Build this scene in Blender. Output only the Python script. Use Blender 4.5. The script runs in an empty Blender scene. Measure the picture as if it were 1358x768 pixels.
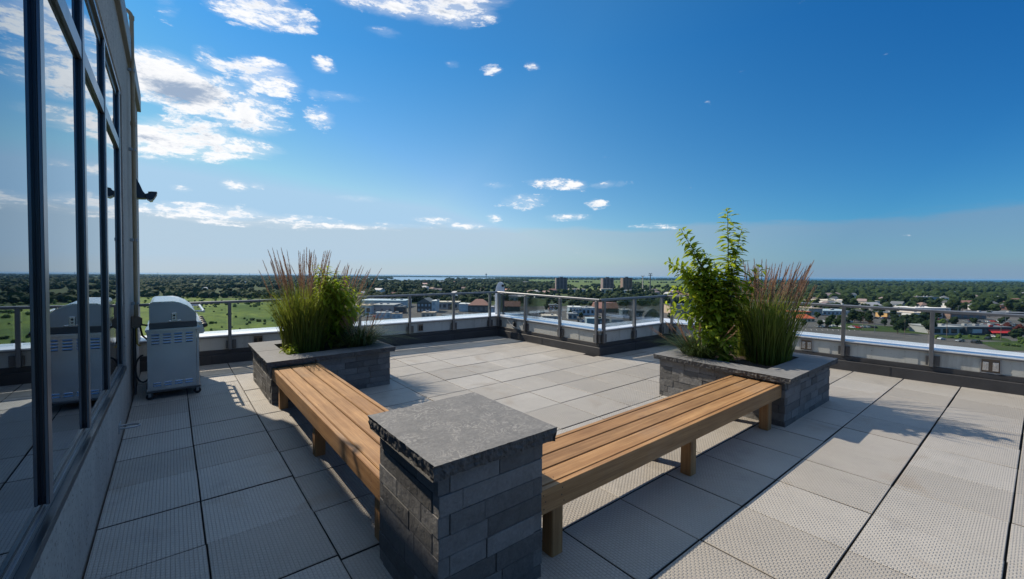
import bpy, bmesh, math, random
import numpy as np
from mathutils import Vector, Matrix, noise

scene = bpy.context.scene
COL = scene.collection
R = math.radians
rnd = random.Random(7)

# ------------------------------------------------------------------ camera
F_PX, CY = 565.06, 380.01            # focal length and principal row of the 1358 x 768 photograph
YAW, PITCH, ROLL, EYE = R(38.6817), R(1.4541), R(0.4043), 1.7277
fw = Vector((math.sin(YAW) * math.cos(PITCH), math.cos(YAW) * math.cos(PITCH), -math.sin(PITCH)))
rt = Vector((math.cos(YAW), -math.sin(YAW), 0.0))
up = rt.cross(fw)
rt, up = rt * math.cos(ROLL) + up * math.sin(ROLL), -rt * math.sin(ROLL) + up * math.cos(ROLL)
cam_data = bpy.data.cameras.new('camera')
cam = bpy.data.objects.new('camera', cam_data)
COL.objects.link(cam)
cam.matrix_world = Matrix(((rt.x, up.x, -fw.x, 0), (rt.y, up.y, -fw.y, 0), (rt.z, up.z, -fw.z, EYE), (0, 0, 0, 1)))
cam_data.sensor_width = 36.0
cam_data.lens = F_PX / 1358 * 36.0
cam_data.shift_y = -(384 - CY) / 1358
cam_data.clip_start, cam_data.clip_end = 0.05, 120000
scene.camera = cam

# ------------------------------------------------------------------ light
SUN_TO = Vector((-0.305, 0.97, 1.0)).normalized()        # from the terrace to the sun
SUN_EL = math.asin(SUN_TO.z)
SUN_AZ = math.atan2(SUN_TO.x, SUN_TO.y)
sun_data = bpy.data.lights.new('sun', 'SUN')
sun_data.energy, sun_data.angle, sun_data.color = 4.8, R(0.53), (1.0, 0.875, 0.70)
sun = bpy.data.objects.new('sun', sun_data)
COL.objects.link(sun)
sun.rotation_euler = (-SUN_TO).to_track_quat('-Z', 'Y').to_euler()
SKY_STRENGTH = 0.10
scene.view_settings.view_transform = 'Standard'
scene.view_settings.look = 'None'
scene.view_settings.exposure = 0.3
scene.view_settings.gamma = 1.0
scene.view_settings.use_curve_mapping = False
scene.cycles.max_bounces = 8
scene.cycles.transparent_max_bounces = 16
scene.cycles.use_denoising = True
scene.cycles.sample_clamp_indirect = 6.0


def ray(px, py):
    return fw + rt * ((px - 679) / F_PX) + up * ((CY - py) / F_PX)


# ------------------------------------------------------------------ node helpers
class NT:
    def __init__(self, tree):
        self.t = tree

    def node(self, typ, **kw):
        n = self.t.nodes.new(typ)
        for k, v in kw.items():
            setattr(n, k, v)
        return n

    def put(self, sock, v):
        if isinstance(v, bpy.types.NodeSocket):
            self.t.links.new(v, sock)
        elif v is not None:
            if isinstance(v, (tuple, list)) and len(v) == 3 and sock.type == 'RGBA':
                v = (*v, 1.0)
            sock.default_value = v

    def math(self, op, a, b=None, c=None, clamp=False):
        n = self.node('ShaderNodeMath', operation=op, use_clamp=clamp)
        for i, v in enumerate((a, b, c)):
            if v is not None:
                self.put(n.inputs[i], v)
        return n.outputs[0]

    def vmath(self, op, a, b=None, c=None):
        n = self.node('ShaderNodeVectorMath', operation=op)
        for i, v in enumerate((a, b, c)):
            if v is not None:
                self.put(n.inputs[i], v)
        return n.outputs['Value'] if op in ('DOT_PRODUCT', 'LENGTH') else n.outputs[0]

    def mix(self, f, a, b, blend='MIX'):
        n = self.node('ShaderNodeMix', data_type='RGBA', blend_type=blend)
        self.put(n.inputs[0], f)
        self.put(n.inputs[6], a)
        self.put(n.inputs[7], b)
        return n.outputs[2]

    def rng(self, v, a, b, c, d, smooth=False):
        n = self.node('ShaderNodeMapRange', clamp=True)
        if smooth:
            n.interpolation_type = 'SMOOTHSTEP'
        for i, x in enumerate((v, a, b, c, d)):
            self.put(n.inputs[i], x)
        return n.outputs[0]

    def noise(self, vec, scale, detail=4, rough=0.55, dist=0.0, out=0):
        n = self.node('ShaderNodeTexNoise')
        if vec is not None:
            self.put(n.inputs['Vector'], vec)
        n.inputs['Scale'].default_value = scale
        n.inputs['Detail'].default_value = detail
        n.inputs['Roughness'].default_value = rough
        n.inputs['Distortion'].default_value = dist
        return n.outputs[out]

    def mapping(self, vec, scale=(1, 1, 1), rot=(0, 0, 0)):
        n = self.node('ShaderNodeMapping')
        self.put(n.inputs[0], vec)
        n.inputs['Rotation'].default_value = rot
        n.inputs['Scale'].default_value = scale
        return n.outputs[0]

    def bump(self, h, strength, dist):
        n = self.node('ShaderNodeBump')
        n.inputs['Strength'].default_value = strength
        n.inputs['Distance'].default_value = dist
        self.put(n.inputs['Height'], h)
        return n.outputs[0]


def new_mat(name):
    m = bpy.data.materials.new(name)
    m.use_nodes = True
    t = m.node_tree
    t.nodes.clear()
    k = NT(t)
    out = k.node('ShaderNodeOutputMaterial')
    b = k.node('ShaderNodeBsdfPrincipled')
    t.links.new(b.outputs[0], out.inputs[0])
    k.bsdf, k.out, k.mat = b, out, m
    k.obj = k.node('ShaderNodeTexCoord').outputs['Object']
    k.geo = k.node('ShaderNodeNewGeometry')
    return k


def simple(name, col, rough=0.6, metal=0.0, var=0.12, scale=3.0, bump=0.0, bscale=60.0, world=False, spec=0.5):
    k = new_mat(name)
    v = k.geo.outputs['Position'] if world else k.obj
    n = k.noise(v, scale, 5, 0.6)
    f = k.rng(n, 0.25, 0.75, 1 - var, 1 + var)
    oi = k.node('ShaderNodeObjectInfo').outputs['Random']
    f = k.math('MULTIPLY', f, k.rng(oi, 0, 1, 0.95, 1.05))
    c = k.vmath('SCALE', col)
    k.put(c.node.inputs['Scale'], f)
    k.put(k.bsdf.inputs['Base Color'], c)
    k.put(k.bsdf.inputs['Roughness'], k.rng(n, 0.2, 0.8, max(0.02, rough - 0.08), min(1, rough + 0.08)))
    k.bsdf.inputs['Metallic'].default_value = metal
    k.bsdf.inputs['Specular IOR Level'].default_value = spec
    if bump:
        k.put(k.bsdf.inputs['Normal'], k.bump(k.noise(v, bscale, 4, 0.6), 1.0, bump))
    return k.mat


# ------------------------------------------------------------------ sky
world = bpy.data.worlds.new('World')
scene.world = world
world.use_nodes = True
wt = world.node_tree
wt.nodes.clear()
w = NT(wt)
sky = w.node('ShaderNodeTexSky', sky_type='NISHITA')
sky.sun_disc = False
sky.sun_elevation = SUN_EL
sky.sun_rotation = SUN_AZ
sky.altitude = 100
sky.air_density, sky.dust_density, sky.ozone_density = 1.0, 0.25, 2.5
wdir = w.node('ShaderNodeTexCoord').outputs['Generated']
sep = w.node('ShaderNodeSeparateXYZ')
w.put(sep.inputs[0], wdir)
dx, dy, dz = sep.outputs
az = w.math('ARCTAN2', dx, dy)
el = w.math('ARCSINE', dz)
comb = w.node('ShaderNodeCombineXYZ')
w.put(comb.inputs[0], az)
w.put(comb.inputs[1], el)
ae = comb.outputs[0]


def azel(px, py):
    d = ray(px, py).normalized()
    return math.atan2(d.x, d.y), math.asin(d.z)


CLOUDS = [  # column, row, half width, half height in the photograph, weight
    (222, 104, 74, 38, 1.50), (268, 124, 84, 34, 1.50), (312, 138, 70, 28, 1.35), (354, 104, 50, 26, 1.35), (296, 90, 50, 13, 0.85),
    (205, 182, 52, 28, 1.35), (262, 186, 84, 30, 1.35), (318, 194, 68, 18, 1.25), (335, 165, 56, 19, 1.15), (362, 148, 28, 12, 0.60), (270, 72, 20, 12, 0.50),
    (342, 12, 80, 28, 1.15), (380, 30, 40, 13, 0.90), (520, 4, 90, 22, 1.50), (590, 12, 74, 26, 1.50), (650, 2, 46, 11, 0.80), (512, 43, 26, 8.8, 0.68),
    (430, 87, 18, 13, 0.85), (425, 156, 21, 15, 0.85), (456, 128, 42, 8.8, 0.73), (418, 123, 12, 8.8, 0.55), (653, 94, 13, 7.5, 0.63), (706, 88, 10, 6.2, 0.55),
    (220, 6, 22, 20, 0.60), (600, 86, 12, 6.2, 0.55), (245, 150, 40, 10, 0.50),
    (312, 245, 22, 8.8, 0.68), (340, 246, 12, 6.2, 0.58), (475, 263, 34, 6.2, 0.78), (286, 284, 110, 14, 1.00), (362, 292, 110, 11.2, 0.78), (440, 299, 110, 6.2, 0.78),
    (575, 293, 30, 6.2, 0.68), (694, 267, 32, 11.2, 0.78), (728, 243, 30, 7.5, 0.73), (764, 246, 20, 7.5, 0.78), (805, 245, 30, 6.2, 0.73), (752, 288, 34, 6.2, 0.73),
    (792, 271, 16, 6.2, 0.68), (655, 290, 11, 7.5, 0.68), (660, 246, 26, 5.0, 0.55), (525, 300, 60, 5.0, 0.58), (620, 300, 50, 5.0, 0.55), (870, 300, 40, 3.8, 0.55), (240, 250, 16, 5.0, 0.55),
    (60, 40, 80, 26, 0.50), (20, 150, 60, 20, 0.40), (110, 250, 90, 12, 0.50)]
acc = None
for px, py, rx, ry, wgt in CLOUDS:
    a0, e0 = azel(px, py)
    ra = abs(azel(px + rx, py)[0] - azel(px - rx, py)[0]) / 2
    re = abs(azel(px, py + ry)[1] - azel(px, py - ry)[1]) / 2
    v = w.vmath('MULTIPLY_ADD', ae, (1 / ra, 1 / re, 0), (-a0 / ra, -e0 / re, 0))
    d2 = w.vmath('DOT_PRODUCT', v, v)
    m = w.math('MULTIPLY_ADD', d2, -0.75 * wgt, wgt)
    acc = m if acc is None else w.math('MAXIMUM', acc, m)
den = w.math('MAXIMUM', dz, 0.0)
den = w.math('ADD', den, 0.45)
pl = w.node('ShaderNodeCombineXYZ')
w.put(pl.inputs[0], w.math('DIVIDE', dx, den))
w.put(pl.inputs[1], w.math('DIVIDE', dy, den))
w.put(pl.inputs[2], w.math('MULTIPLY', el, 2.6))
plane = pl.outputs[0]
high = w.rng(el, 0.64, 0.90, -0.6, 1.02)          # unseen veil of bright cloud overhead, added to fill the shadows
acc = w.math('MAXIMUM', acc, high)
n1 = w.noise(plane, 7.0, 10, 0.68, 0.3)
n_lo = w.noise(w.mapping(ae, (10, 60, 1)), 1.0, 9, 0.66)
n1 = w.math('ADD', n1, w.math('MULTIPLY', w.rng(el, 0.09, 0.20, 1.0, 0.0), w.math('SUBTRACT', n_lo, n1)))
n2 = w.noise(w.vmath('ADD', plane, (-0.006, -0.03, 0.04)), 7.0, 10, 0.68, 0.3)
n3 = w.noise(w.vmath('ADD', plane, (3.1, 1.7, 0.4)), 26.0, 8, 0.66, 0.2)
accp = w.math('MAXIMUM', acc, -0.6)
dens = w.math('ADD', accp, w.math('ADD', w.math('MULTIPLY_ADD', n1, 4.6, -2.72), w.math('MULTIPLY_ADD', n3, 2.6, -1.3)))
cover = w.rng(dens, -0.05, 0.85, 0.0, 1.0, True)
wisp = w.rng(w.math('ADD', w.math('MULTIPLY', accp, 0.7), w.math('MULTIPLY_ADD', n1, 1.6, -0.95)), -0.1, 0.8, 0, 0.38, True)
cover = w.math('MAXIMUM', cover, wisp)
thick = w.rng(dens, 0.45, 1.6, 0.0, 1.0, True)
rim = w.rng(w.math('SUBTRACT', n2, n1), -0.06, 0.07, 0.0, 1.0, True)
shade = w.math('MULTIPLY', thick, w.math('MULTIPLY_ADD', rim, 0.75, 0.12), clamp=True)
a0, e0 = azel(238, 121)
v = w.vmath('MULTIPLY_ADD', ae, (1 / 0.062, 1 / 0.026, 0), (-a0 / 0.062, -e0 / 0.026, 0))
belly = w.rng(w.math('ADD', w.vmath('DOT_PRODUCT', v, v), w.math('MULTIPLY_ADD', n1, 6.5, -3.3)), 0.0, 1.5, 0.85, 0.0, True)   # shaded underside of the big cloud
shade = w.math('MAXIMUM', shade, belly)
K = SKY_STRENGTH * 2 ** scene.view_settings.exposure
cosg = w.math('MINIMUM', w.math('MAXIMUM', w.vmath('DOT_PRODUCT', wdir, tuple(SUN_TO)), 0.0), 0.60)
elc = w.math('MINIMUM', w.math('MAXIMUM', el, 0.0), 0.47)
# the deep polarised blue of this sky: clearer away from the sun, paler around it
sk = w.node('ShaderNodeSeparateXYZ')
w.put(sk.inputs[0], sky.outputs[0])
ck = w.node('ShaderNodeCombineXYZ')
for ch, (k0, k1, k2) in enumerate(((-3.25, 2.72, -4.0), (-2.61, 0.92, -0.63), (-2.35, 0.28, 0.28))):
    x = w.math('MULTIPLY_ADD', elc, k2, w.math('MULTIPLY_ADD', cosg, k1, k0 - math.log(K)))
    w.put(ck.inputs[ch], w.math('MULTIPLY', sk.outputs[ch], w.math('POWER', math.e, x)))
skycol = ck.outputs[0]


def raw(r, g_, b):
    f = lambda v: (v / 255 / 12.92 if v < 10 else ((v / 255 + .055) / 1.055) ** 2.4)
    return (f(r) / K, f(g_) / K, f(b) / K)


cloud_col = w.mix(shade, tuple(1.06 * q for q in raw(252, 252, 253)), raw(128, 156, 190))
# a bank of thin pale cloud low over the horizon
e_top = azel(679, 306)[1]
bn = w.noise(w.mapping(ae, (5, 26, 1)), 1.0, 6, 0.6)
bank = w.rng(w.math('ADD', el, w.math('MULTIPLY_ADD', bn, 0.05, -0.025)), e_top - 0.006, e_top + 0.012, 0.62, 0.0, True)
bank = w.math('MAXIMUM', bank, w.rng(el, 0.0, e_top * 0.8, 1.0, 0.0, True))
bank = w.math('MULTIPLY', bank, w.rng(bn, 0.3, 0.65, 0.92, 1.0))
bcol = w.mix(w.rng(cosg, 0.0, 0.45, 0, 1), raw(128, 156, 184), raw(183, 201, 213))
bcol = w.mix(w.rng(cosg, 0.45, 0.72, 0, 1), bcol, raw(192, 206, 217))
skycol = w.vmath('MINIMUM', skycol, raw(172, 208, 236))
skycol = w.mix(bank, skycol, bcol)
cloud_col = w.mix(w.rng(el, 0.60, 0.80, 0, 1), cloud_col, tuple(1.2 * q for q in raw(196, 220, 248)))  # brighter tint of the added overhead veil
skycol = w.mix(cover, skycol, cloud_col)
bg = w.node('ShaderNodeBackground')
bg.inputs['Strength'].default_value = SKY_STRENGTH
w.put(bg.inputs[0], skycol)
wo = w.node('ShaderNodeOutputWorld')
wt.links.new(bg.outputs[0], wo.inputs[0])

# ------------------------------------------------------------------ geometry helpers
SX, SY = 0.01791, 0.01662            # the terrace falls about 2 % towards the camera for drainage


def fz(x, y):
    return SX * x + SY * y


def tag(o, label=None, cat=None, group=None, kind=None):
    if label:
        o['label'] = label
    if cat:
        o['category'] = cat
    if group:
        o['group'] = group
    if kind:
        o['kind'] = kind
    return o


def thing(name, label, cat, loc, group=None):
    o = bpy.data.objects.new(name, None)
    o.empty_display_size = 0.2
    COL.objects.link(o)
    o.location = loc
    return tag(o, label, cat, group)


class MB:
    """collects shapes; build() links them as one mesh object"""

    def __init__(self):
        self.v, self.f, self.m, self.tone, self.ct = [], [], [], [], 0.5
        self.cm = 0

    def add(self, vs, fs):
        b = len(self.v)
        self.v.extend(Vector(p) for p in vs)
        for f in fs:
            self.f.append([b + i for i in f])
            self.m.append(self.cm)
            self.tone.append(self.ct)
        return self

    def box(self, x0, x1, y0, y1, z0, z1):
        vs = [(x, y, z) for z in (z0, z1) for y in (y0, y1) for x in (x0, x1)]
        return self.add(vs, [(0, 2, 3, 1), (4, 5, 7, 6), (0, 1, 5, 4), (2, 6, 7, 3), (0, 4, 6, 2), (1, 3, 7, 5)])

    def obox(self, c, u, v, wv):
        c, u, v, wv = Vector(c), Vector(u), Vector(v), Vector(wv)
        vs = [c + u * a + v * b + wv * d for d in (-.5, .5) for b in (-.5, .5) for a in (-.5, .5)]
        fs = [(0, 2, 3, 1), (4, 5, 7, 6), (0, 1, 5, 4), (2, 6, 7, 3), (0, 4, 6, 2), (1, 3, 7, 5)]
        if u.cross(v).dot(wv) < 0:
            fs = [f[::-1] for f in fs]
        return self.add(vs, fs)

    def prism(self, poly, axis, a, b):
        """poly: 2-D outline; axis 0/1/2: extruded along x/y/z from a to b"""
        def P(p, t):
            return ((t, p[0], p[1]), (p[0], t, p[1]), (p[0], p[1], t))[axis]
        n = len(poly)
        vs = [P(p, a) for p in poly] + [P(p, b) for p in poly]
        ar = sum(poly[i][0] * poly[(i + 1) % n][1] - poly[(i + 1) % n][0] * poly[i][1] for i in range(n))
        s = (ar > 0) ^ (axis == 1) ^ (b < a)
        fs = [list(range(n))[::-1], list(range(n, 2 * n))] + [[i, (i + 1) % n, n + (i + 1) % n, n + i] for i in range(n)]
        if not s:
            fs = [f[::-1] for f in fs]
        return self.add(vs, fs)

    def tube(self, pts, r, n=10, caps=True):
        pts = [Vector(p) for p in pts]
        rs = r if isinstance(r, (list, tuple)) else [r] * len(pts)
        b = len(self.v)
        prev = None
        for i, p in enumerate(pts):
            d = (pts[min(i + 1, len(pts) - 1)] - pts[max(i - 1, 0)]).normalized()
            if prev is None:
                a = d.orthogonal().normalized()
            else:
                a = (prev - d * prev.dot(d)).normalized()
            prev = a
            c = d.cross(a)
            for k in range(n):
                t = 2 * math.pi * k / n
                self.v.append(p + (a * math.cos(t) + c * math.sin(t)) * rs[i])
        fs = []
        for i in range(len(pts) - 1):
            for k in range(n):
                k2 = (k + 1) % n
                fs.append([b + i * n + k, b + i * n + k2, b + (i + 1) * n + k2, b + (i + 1) * n + k])
        if caps:
            fs.append([b + k for k in range(n)][::-1])
            fs.append([b + (len(pts) - 1) * n + k for k in range(n)])
        for f in fs:
            self.f.append(f)
            self.m.append(self.cm)
            self.tone.append(self.ct)
        return self

    def cyl(self, p0, p1, r, n=16):
        return self.tube([p0, p1], r, n)

    def build(self, name, mats, parent=None, shear=True, bevel=0.0, seg=1, smooth=False, label=None, local=False):
        vs = self.v
        if shear:
            vs = [Vector((p.x, p.y, p.z + fz(p.x, p.y))) for p in vs]
        if parent is not None and not local:
            org = Vector(parent.location)
            if parent.parent is not None:
                org = org + Vector(parent.parent.location)
            vs = [p - org for p in vs]
        me = bpy.data.meshes.new(name)
        me.from_pydata([tuple(p) for p in vs], [], self.f)
        for m in (mats if isinstance(mats, (list, tuple)) else [mats]):
            me.materials.append(m)
        me.polygons.foreach_set('material_index', self.m)
        at = me.attributes.new('tone', 'FLOAT', 'FACE')
        at.data.foreach_set('value', self.tone)
        if bevel:
            bm = bmesh.new()
            bm.from_mesh(me)
            ed = [e for e in bm.edges if len(e.link_faces) == 2 and e.calc_face_angle(0) > 0.5]
            bmesh.ops.bevel(bm, geom=ed, offset=bevel, segments=seg, affect='EDGES', clamp_overlap=True)
            bm.to_mesh(me)
            bm.free()
        if smooth:
            me.polygons.foreach_set('use_smooth', [True] * len(me.polygons))
            if smooth != 'all':
                try:
                    me.set_sharp_from_angle(angle=R(40))
                except Exception:
                    pass
        me.update()
        o = bpy.data.objects.new(name, me)
        COL.objects.link(o)
        if parent is not None:
            o.parent = parent
        if label:
            o['label'] = label
        return o


def copy_thing(src, loc, rotz=0.0, scale=1.0, label=None, group=None):
    c = src.copy()
    COL.objects.link(c)
    c.location = loc
    c.rotation_euler = (0, 0, rotz)
    c.scale = scale if isinstance(scale, (tuple, list)) else (scale,) * 3
    if label:
        c['label'] = label
    if group:
        c['group'] = group
    for ch in src.children:
        d = ch.copy()
        COL.objects.link(d)
        d.parent = c
        for g in ch.children:
            e = g.copy()
            COL.objects.link(e)
            e.parent = d
    return c


def onx(px, py, x):
    d = ray(px, py)
    return Vector((0, 0, EYE)) + d * (x / d.x)


# ------------------------------------------------------------------ materials of the terrace
def paver_mat():
    k = new_mat('concrete_paver')
    tone = k.node('ShaderNodeAttribute', attribute_name='tone').outputs['Fac']
    o = k.obj
    big = k.noise(o, 0.9, 5, 0.6)
    mid = k.noise(o, 7.0, 6, 0.65)
    fine = k.noise(o, 140.0, 3, 0.7)
    f = k.math('MULTIPLY', k.rng(tone, 0, 1, 0.85, 1.12), k.rng(big, 0.3, 0.7, 0.90, 1.08))
    f = k.math('MULTIPLY', f, k.rng(mid, 0.25, 0.75, 0.86, 1.1))
    f = k.math('MULTIPLY', f, k.rng(fine, 0.3, 0.7, 0.90, 1.08))
    c = k.vmath('SCALE', k.mix(tone, (0.385, 0.358, 0.320), (0.372, 0.354, 0.326)))
    k.put(c.node.inputs['Scale'], f)
    st = k.rng(k.noise(k.vmath('ADD', o, (5, 3, 0)), 1.7, 5, 0.6, 0.6), 0.56, 0.74, 0, 0.55, True)
    c = k.mix(st, c, (0.28, 0.23, 0.175))
    st2 = k.rng(k.noise(k.vmath('ADD', o, (1, 8, 2)), 2.6, 6, 0.65), 0.54, 0.78, 0, 0.42, True)
    c = k.mix(st2, c, (0.19, 0.185, 0.18))
    k.base = c
    k.bsdf.inputs['Roughness'].default_value = 0.50
    k.bsdf.inputs['Specular IOR Level'].default_value = 0.5
    # pressed relief of small staggered bars
    s = k.node('ShaderNodeSeparateXYZ')
    k.put(s.inputs[0], o)
    P = 0.0215
    u = k.math('DIVIDE', s.outputs[0], P)
    row = k.math('FLOOR', u)
    par = k.math('MODULO', k.math('ABSOLUTE', row), 2.0)
    v = k.math('ADD', k.math('DIVIDE', s.outputs[1], P * 1.25), k.math('MULTIPLY', par, 0.5))
    a = k.math('ABSOLUTE', k.math('SUBTRACT', k.math('FRACT', u), 0.5))
    b = k.math('ABSOLUTE', k.math('SUBTRACT', k.math('FRACT', v), 0.5))
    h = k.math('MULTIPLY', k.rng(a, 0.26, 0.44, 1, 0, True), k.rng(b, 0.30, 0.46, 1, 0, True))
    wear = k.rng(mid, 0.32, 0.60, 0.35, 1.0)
    recess_shade = k.math('MULTIPLY', k.math('SUBTRACT', 1.0, h), wear)          # shade in the recesses of the relief, painted into the colour
    k.put(k.bsdf.inputs['Base Color'], k.mix(k.math('MULTIPLY', recess_shade, 0.26), k.base, (0.13, 0.125, 0.118)))
    h = k.math('MULTIPLY', h, wear)
    h = k.math('ADD', h, k.math('MULTIPLY', fine, 0.25))
    k.put(k.bsdf.inputs['Normal'], k.bump(h, 1.0, 0.0050))
    return k.mat


def masonry_mat(name, col, spread=0.22, bump=0.004, swirl=False):
    k = new_mat(name)
    tone = k.node('ShaderNodeAttribute', attribute_name='tone').outputs['Fac']
    o = k.obj
    n = k.noise(o, 9, 6, 0.65, 0.4)
    n2 = k.noise(o, 55, 5, 0.65)
    f = k.math('MULTIPLY', k.rng(tone, 0, 1, 1 - spread, 1 + spread), k.rng(n, 0.25, 0.75, 0.78, 1.22))
    f = k.math('MULTIPLY', f, k.rng(n2, 0.3, 0.7, 0.85, 1.12))
    c = k.vmath('SCALE', col)
    k.put(c.node.inputs['Scale'], f)
    if swirl:
        sw = k.noise(o, 16, 3, 0.5, 1.8)
        sw = k.math('ABSOLUTE', k.math('SUBTRACT', sw, 0.5))
        vein = k.rng(sw, 0.0, 0.055, 0.75, 0.0, True)
        vein = k.math('MULTIPLY', vein, k.rng(k.noise(o, 6, 3), 0.4, 0.6, 0.15, 1))
        c = k.mix(vein, c, (col[0] * 2.1, col[1] * 2.05, col[2] * 1.95))
    k.put(k.bsdf.inputs['Base Color'], c)
    k.put(k.bsdf.inputs['Roughness'], k.rng(n, 0.2, 0.8, 0.62, 0.85))
    k.bsdf.inputs['Specular IOR Level'].default_value = 0.35
    h = k.math('ADD', k.math('MULTIPLY', k.noise(o, 22, 5, 0.6), 1.0), k.math('MULTIPLY', n2, 0.35))
    k.put(k.bsdf.inputs['Normal'], k.bump(h, 0.9, bump))
    return k.mat


def wood_mat(name, axis):
    k = new_mat(name)
    oi = k.node('ShaderNodeObjectInfo').outputs['Random']
    off = k.vmath('SCALE', (37.0, 19.0, 53.0))
    k.put(off.node.inputs['Scale'], oi)
    p = k.vmath('ADD', k.obj, off)
    sc = (1.1, 26, 26) if axis == 'x' else (26, 1.1, 26) if axis == 'y' else (26, 26, 1.1)
    g = k.noise(k.mapping(p, sc), 1.0, 6, 0.6, 0.35)
    sc2 = (3.0, 160, 160) if axis == 'x' else (160, 3.0, 160) if axis == 'y' else (160, 160, 3.0)
    g2 = k.noise(k.mapping(p, sc2), 1.0, 3, 0.6)
    blot = k.noise(p, 2.3, 4, 0.6)
    c = k.mix(k.rng(g, 0.32, 0.68, 0, 1), (0.24, 0.122, 0.047), (0.44, 0.255, 0.112))
    c = k.mix(k.rng(g2, 0.35, 0.65, 0, 0.5), c, (0.17, 0.088, 0.038))
    f = k.math('MULTIPLY', k.rng(oi, 0, 1, 0.86, 1.12), k.rng(blot, 0.3, 0.7, 0.82, 1.12))
    s = k.vmath('SCALE', c)
    k.put(s.node.inputs['Scale'], f)
    # scattered knots
    vo = k.node('ShaderNodeTexVoronoi')
    sc3 = (1.6, 7, 7) if axis == 'x' else (7, 1.6, 7) if axis == 'y' else (7, 7, 1.6)
    k.put(vo.inputs['Vector'], k.mapping(p, sc3))
    vo.inputs['Scale'].default_value = 1.0
    knot = k.rng(vo.outputs['Distance'], 0.04, 0.12, 0.55, 0.0, True)
    c = k.mix(knot, s, (0.12, 0.055, 0.025))
    grey = k.rng(k.noise(p, 1.1, 5, 0.65), 0.52, 0.72, 0, 0.35, True)
    c = k.mix(grey, c, (0.24, 0.19, 0.145))
    k.put(k.bsdf.inputs['Base Color'], c)
    k.bsdf.inputs['Roughness'].default_value = 0.62
    k.bsdf.inputs['Specular IOR Level'].default_value = 0.35
    k.put(k.bsdf.inputs['Normal'], k.bump(k.math('ADD', g, k.math('MULTIPLY', g2, 0.5)), 0.6, 0.002))
    return k.mat


def concrete_wall_mat():
    k = new_mat('wall_concrete')
    o = k.geo.outputs['Position']
    n = k.noise(o, 1.3, 6, 0.6)
    n2 = k.noise(o, 30, 5, 0.6, 0.6)
    streak = k.noise(k.mapping(o, (9, 9, 0.5)), 1.0, 5, 0.6)
    f = k.math('MULTIPLY', k.rng(n, 0.3, 0.7, 0.85, 1.1), k.rng(n2, 0.3, 0.7, 0.9, 1.08))
    f = k.math('MULTIPLY', f, k.rng(streak, 0.3, 0.7, 0.9, 1.07))
    c = k.vmath('SCALE', (0.40, 0.365, 0.325))
    k.put(c.node.inputs['Scale'], f)
    pits = k.rng(k.noise(o, 48, 2, 0.5), 0.62, 0.70, 0, 0.8)
    c = k.mix(pits, c, (0.13, 0.12, 0.11))
    k.put(k.bsdf.inputs['Base Color'], c)
    k.bsdf.inputs['Roughness'].default_value = 0.85
    k.put(k.bsdf.inputs['Normal'], k.bump(k.math('SUBTRACT', n2, pits), 0.8, 0.003))
    return k.mat


def plant_mat(name, ca, cb, trans=0.35, rough=0.5):
    k = new_mat(name)
    tone = k.node('ShaderNodeAttribute', attribute_name='tone').outputs['Fac']
    n = k.noise(k.obj, 5, 3, 0.6)
    c = k.mix(k.math('ADD', k.math('MULTIPLY', tone, 0.8), k.math('MULTIPLY_ADD', n, 0.5, -0.15), clamp=True), ca, cb)
    k.put(k.bsdf.inputs['Base Color'], c)
    k.bsdf.inputs['Roughness'].default_value = rough
    k.bsdf.inputs['Specular IOR Level'].default_value = 0.3
    tr = k.node('ShaderNodeBsdfTranslucent')
    k.put(tr.inputs[0], k.mix(0.35, c, (0.30, 0.34, 0.02)) if trans > 0.3 else c)
    mx = k.node('ShaderNodeMixShader')
    mx.inputs[0].default_value = trans
    k.t.links.new(k.bsdf.outputs[0], mx.inputs[1])
    k.t.links.new(tr.outputs[0], mx.inputs[2])
    k.t.links.new(mx.outputs[0], k.out.inputs[0])
    return k.mat


def glass_clear():
    k = new_mat('rail_glass')
    tr = k.node('ShaderNodeBsdfTransparent')
    tr.inputs[0].default_value = (0.90, 0.93, 0.93, 1)
    gl = k.node('ShaderNodeBsdfGlossy')
    gl.inputs['Roughness'].default_value = 0.02
    gl.inputs[0].default_value = (0.9, 0.95, 1, 1)
    lw = k.node('ShaderNodeFresnel')
    lw.inputs['IOR'].default_value = 1.4
    mx = k.node('ShaderNodeMixShader')
    k.put(mx.inputs[0], k.math('MULTIPLY', lw.outputs[0], 0.8))
    k.t.links.new(tr.outputs[0], mx.inputs[1])
    k.t.links.new(gl.outputs[0], mx.inputs[2])
    k.t.links.new(mx.outputs[0], k.out.inputs[0])
    return k.mat


M = {}
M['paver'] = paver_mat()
M['joint_shade'] = simple('joint_grime', (0.045, 0.042, 0.038), 0.95, 0, 0.4, 12)  # shade of the open joints, painted into the colour of the paver sides
M['stone'] = masonry_mat('charcoal_block', (0.138, 0.137, 0.136), 0.36, 0.009)
M['mortar'] = simple('dark_mortar', (0.035, 0.035, 0.037), 0.9)
M['cap'] = masonry_mat('slate_cap', (0.138, 0.138, 0.138), 0.10, 0.005, swirl=True)
M['capplain'] = masonry_mat('grey_cap', (0.165, 0.165, 0.166), 0.10, 0.002)
M['rough'] = masonry_mat('split_face', (0.085, 0.085, 0.086), 0.25, 0.006)
M['wood_x'] = wood_mat('stained_wood_along', 'x')
M['wood_y'] = wood_mat('stained_wood_across', 'y')
M['wood_z'] = wood_mat('stained_wood_upright', 'z')
M['screw'] = simple('screw_head', (0.05, 0.04, 0.035), 0.5, 0.6)
M['concrete'] = concrete_wall_mat()
M['coping'] = simple('coping_metal', (0.22, 0.21, 0.20), 0.5, 0.3)
M['sealant'] = simple('sealant', (0.26, 0.20, 0.14), 0.8)
M['frame'] = simple('bronze_anodised', (0.030, 0.034, 0.042), 0.33, 0.55, 0.08)
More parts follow.
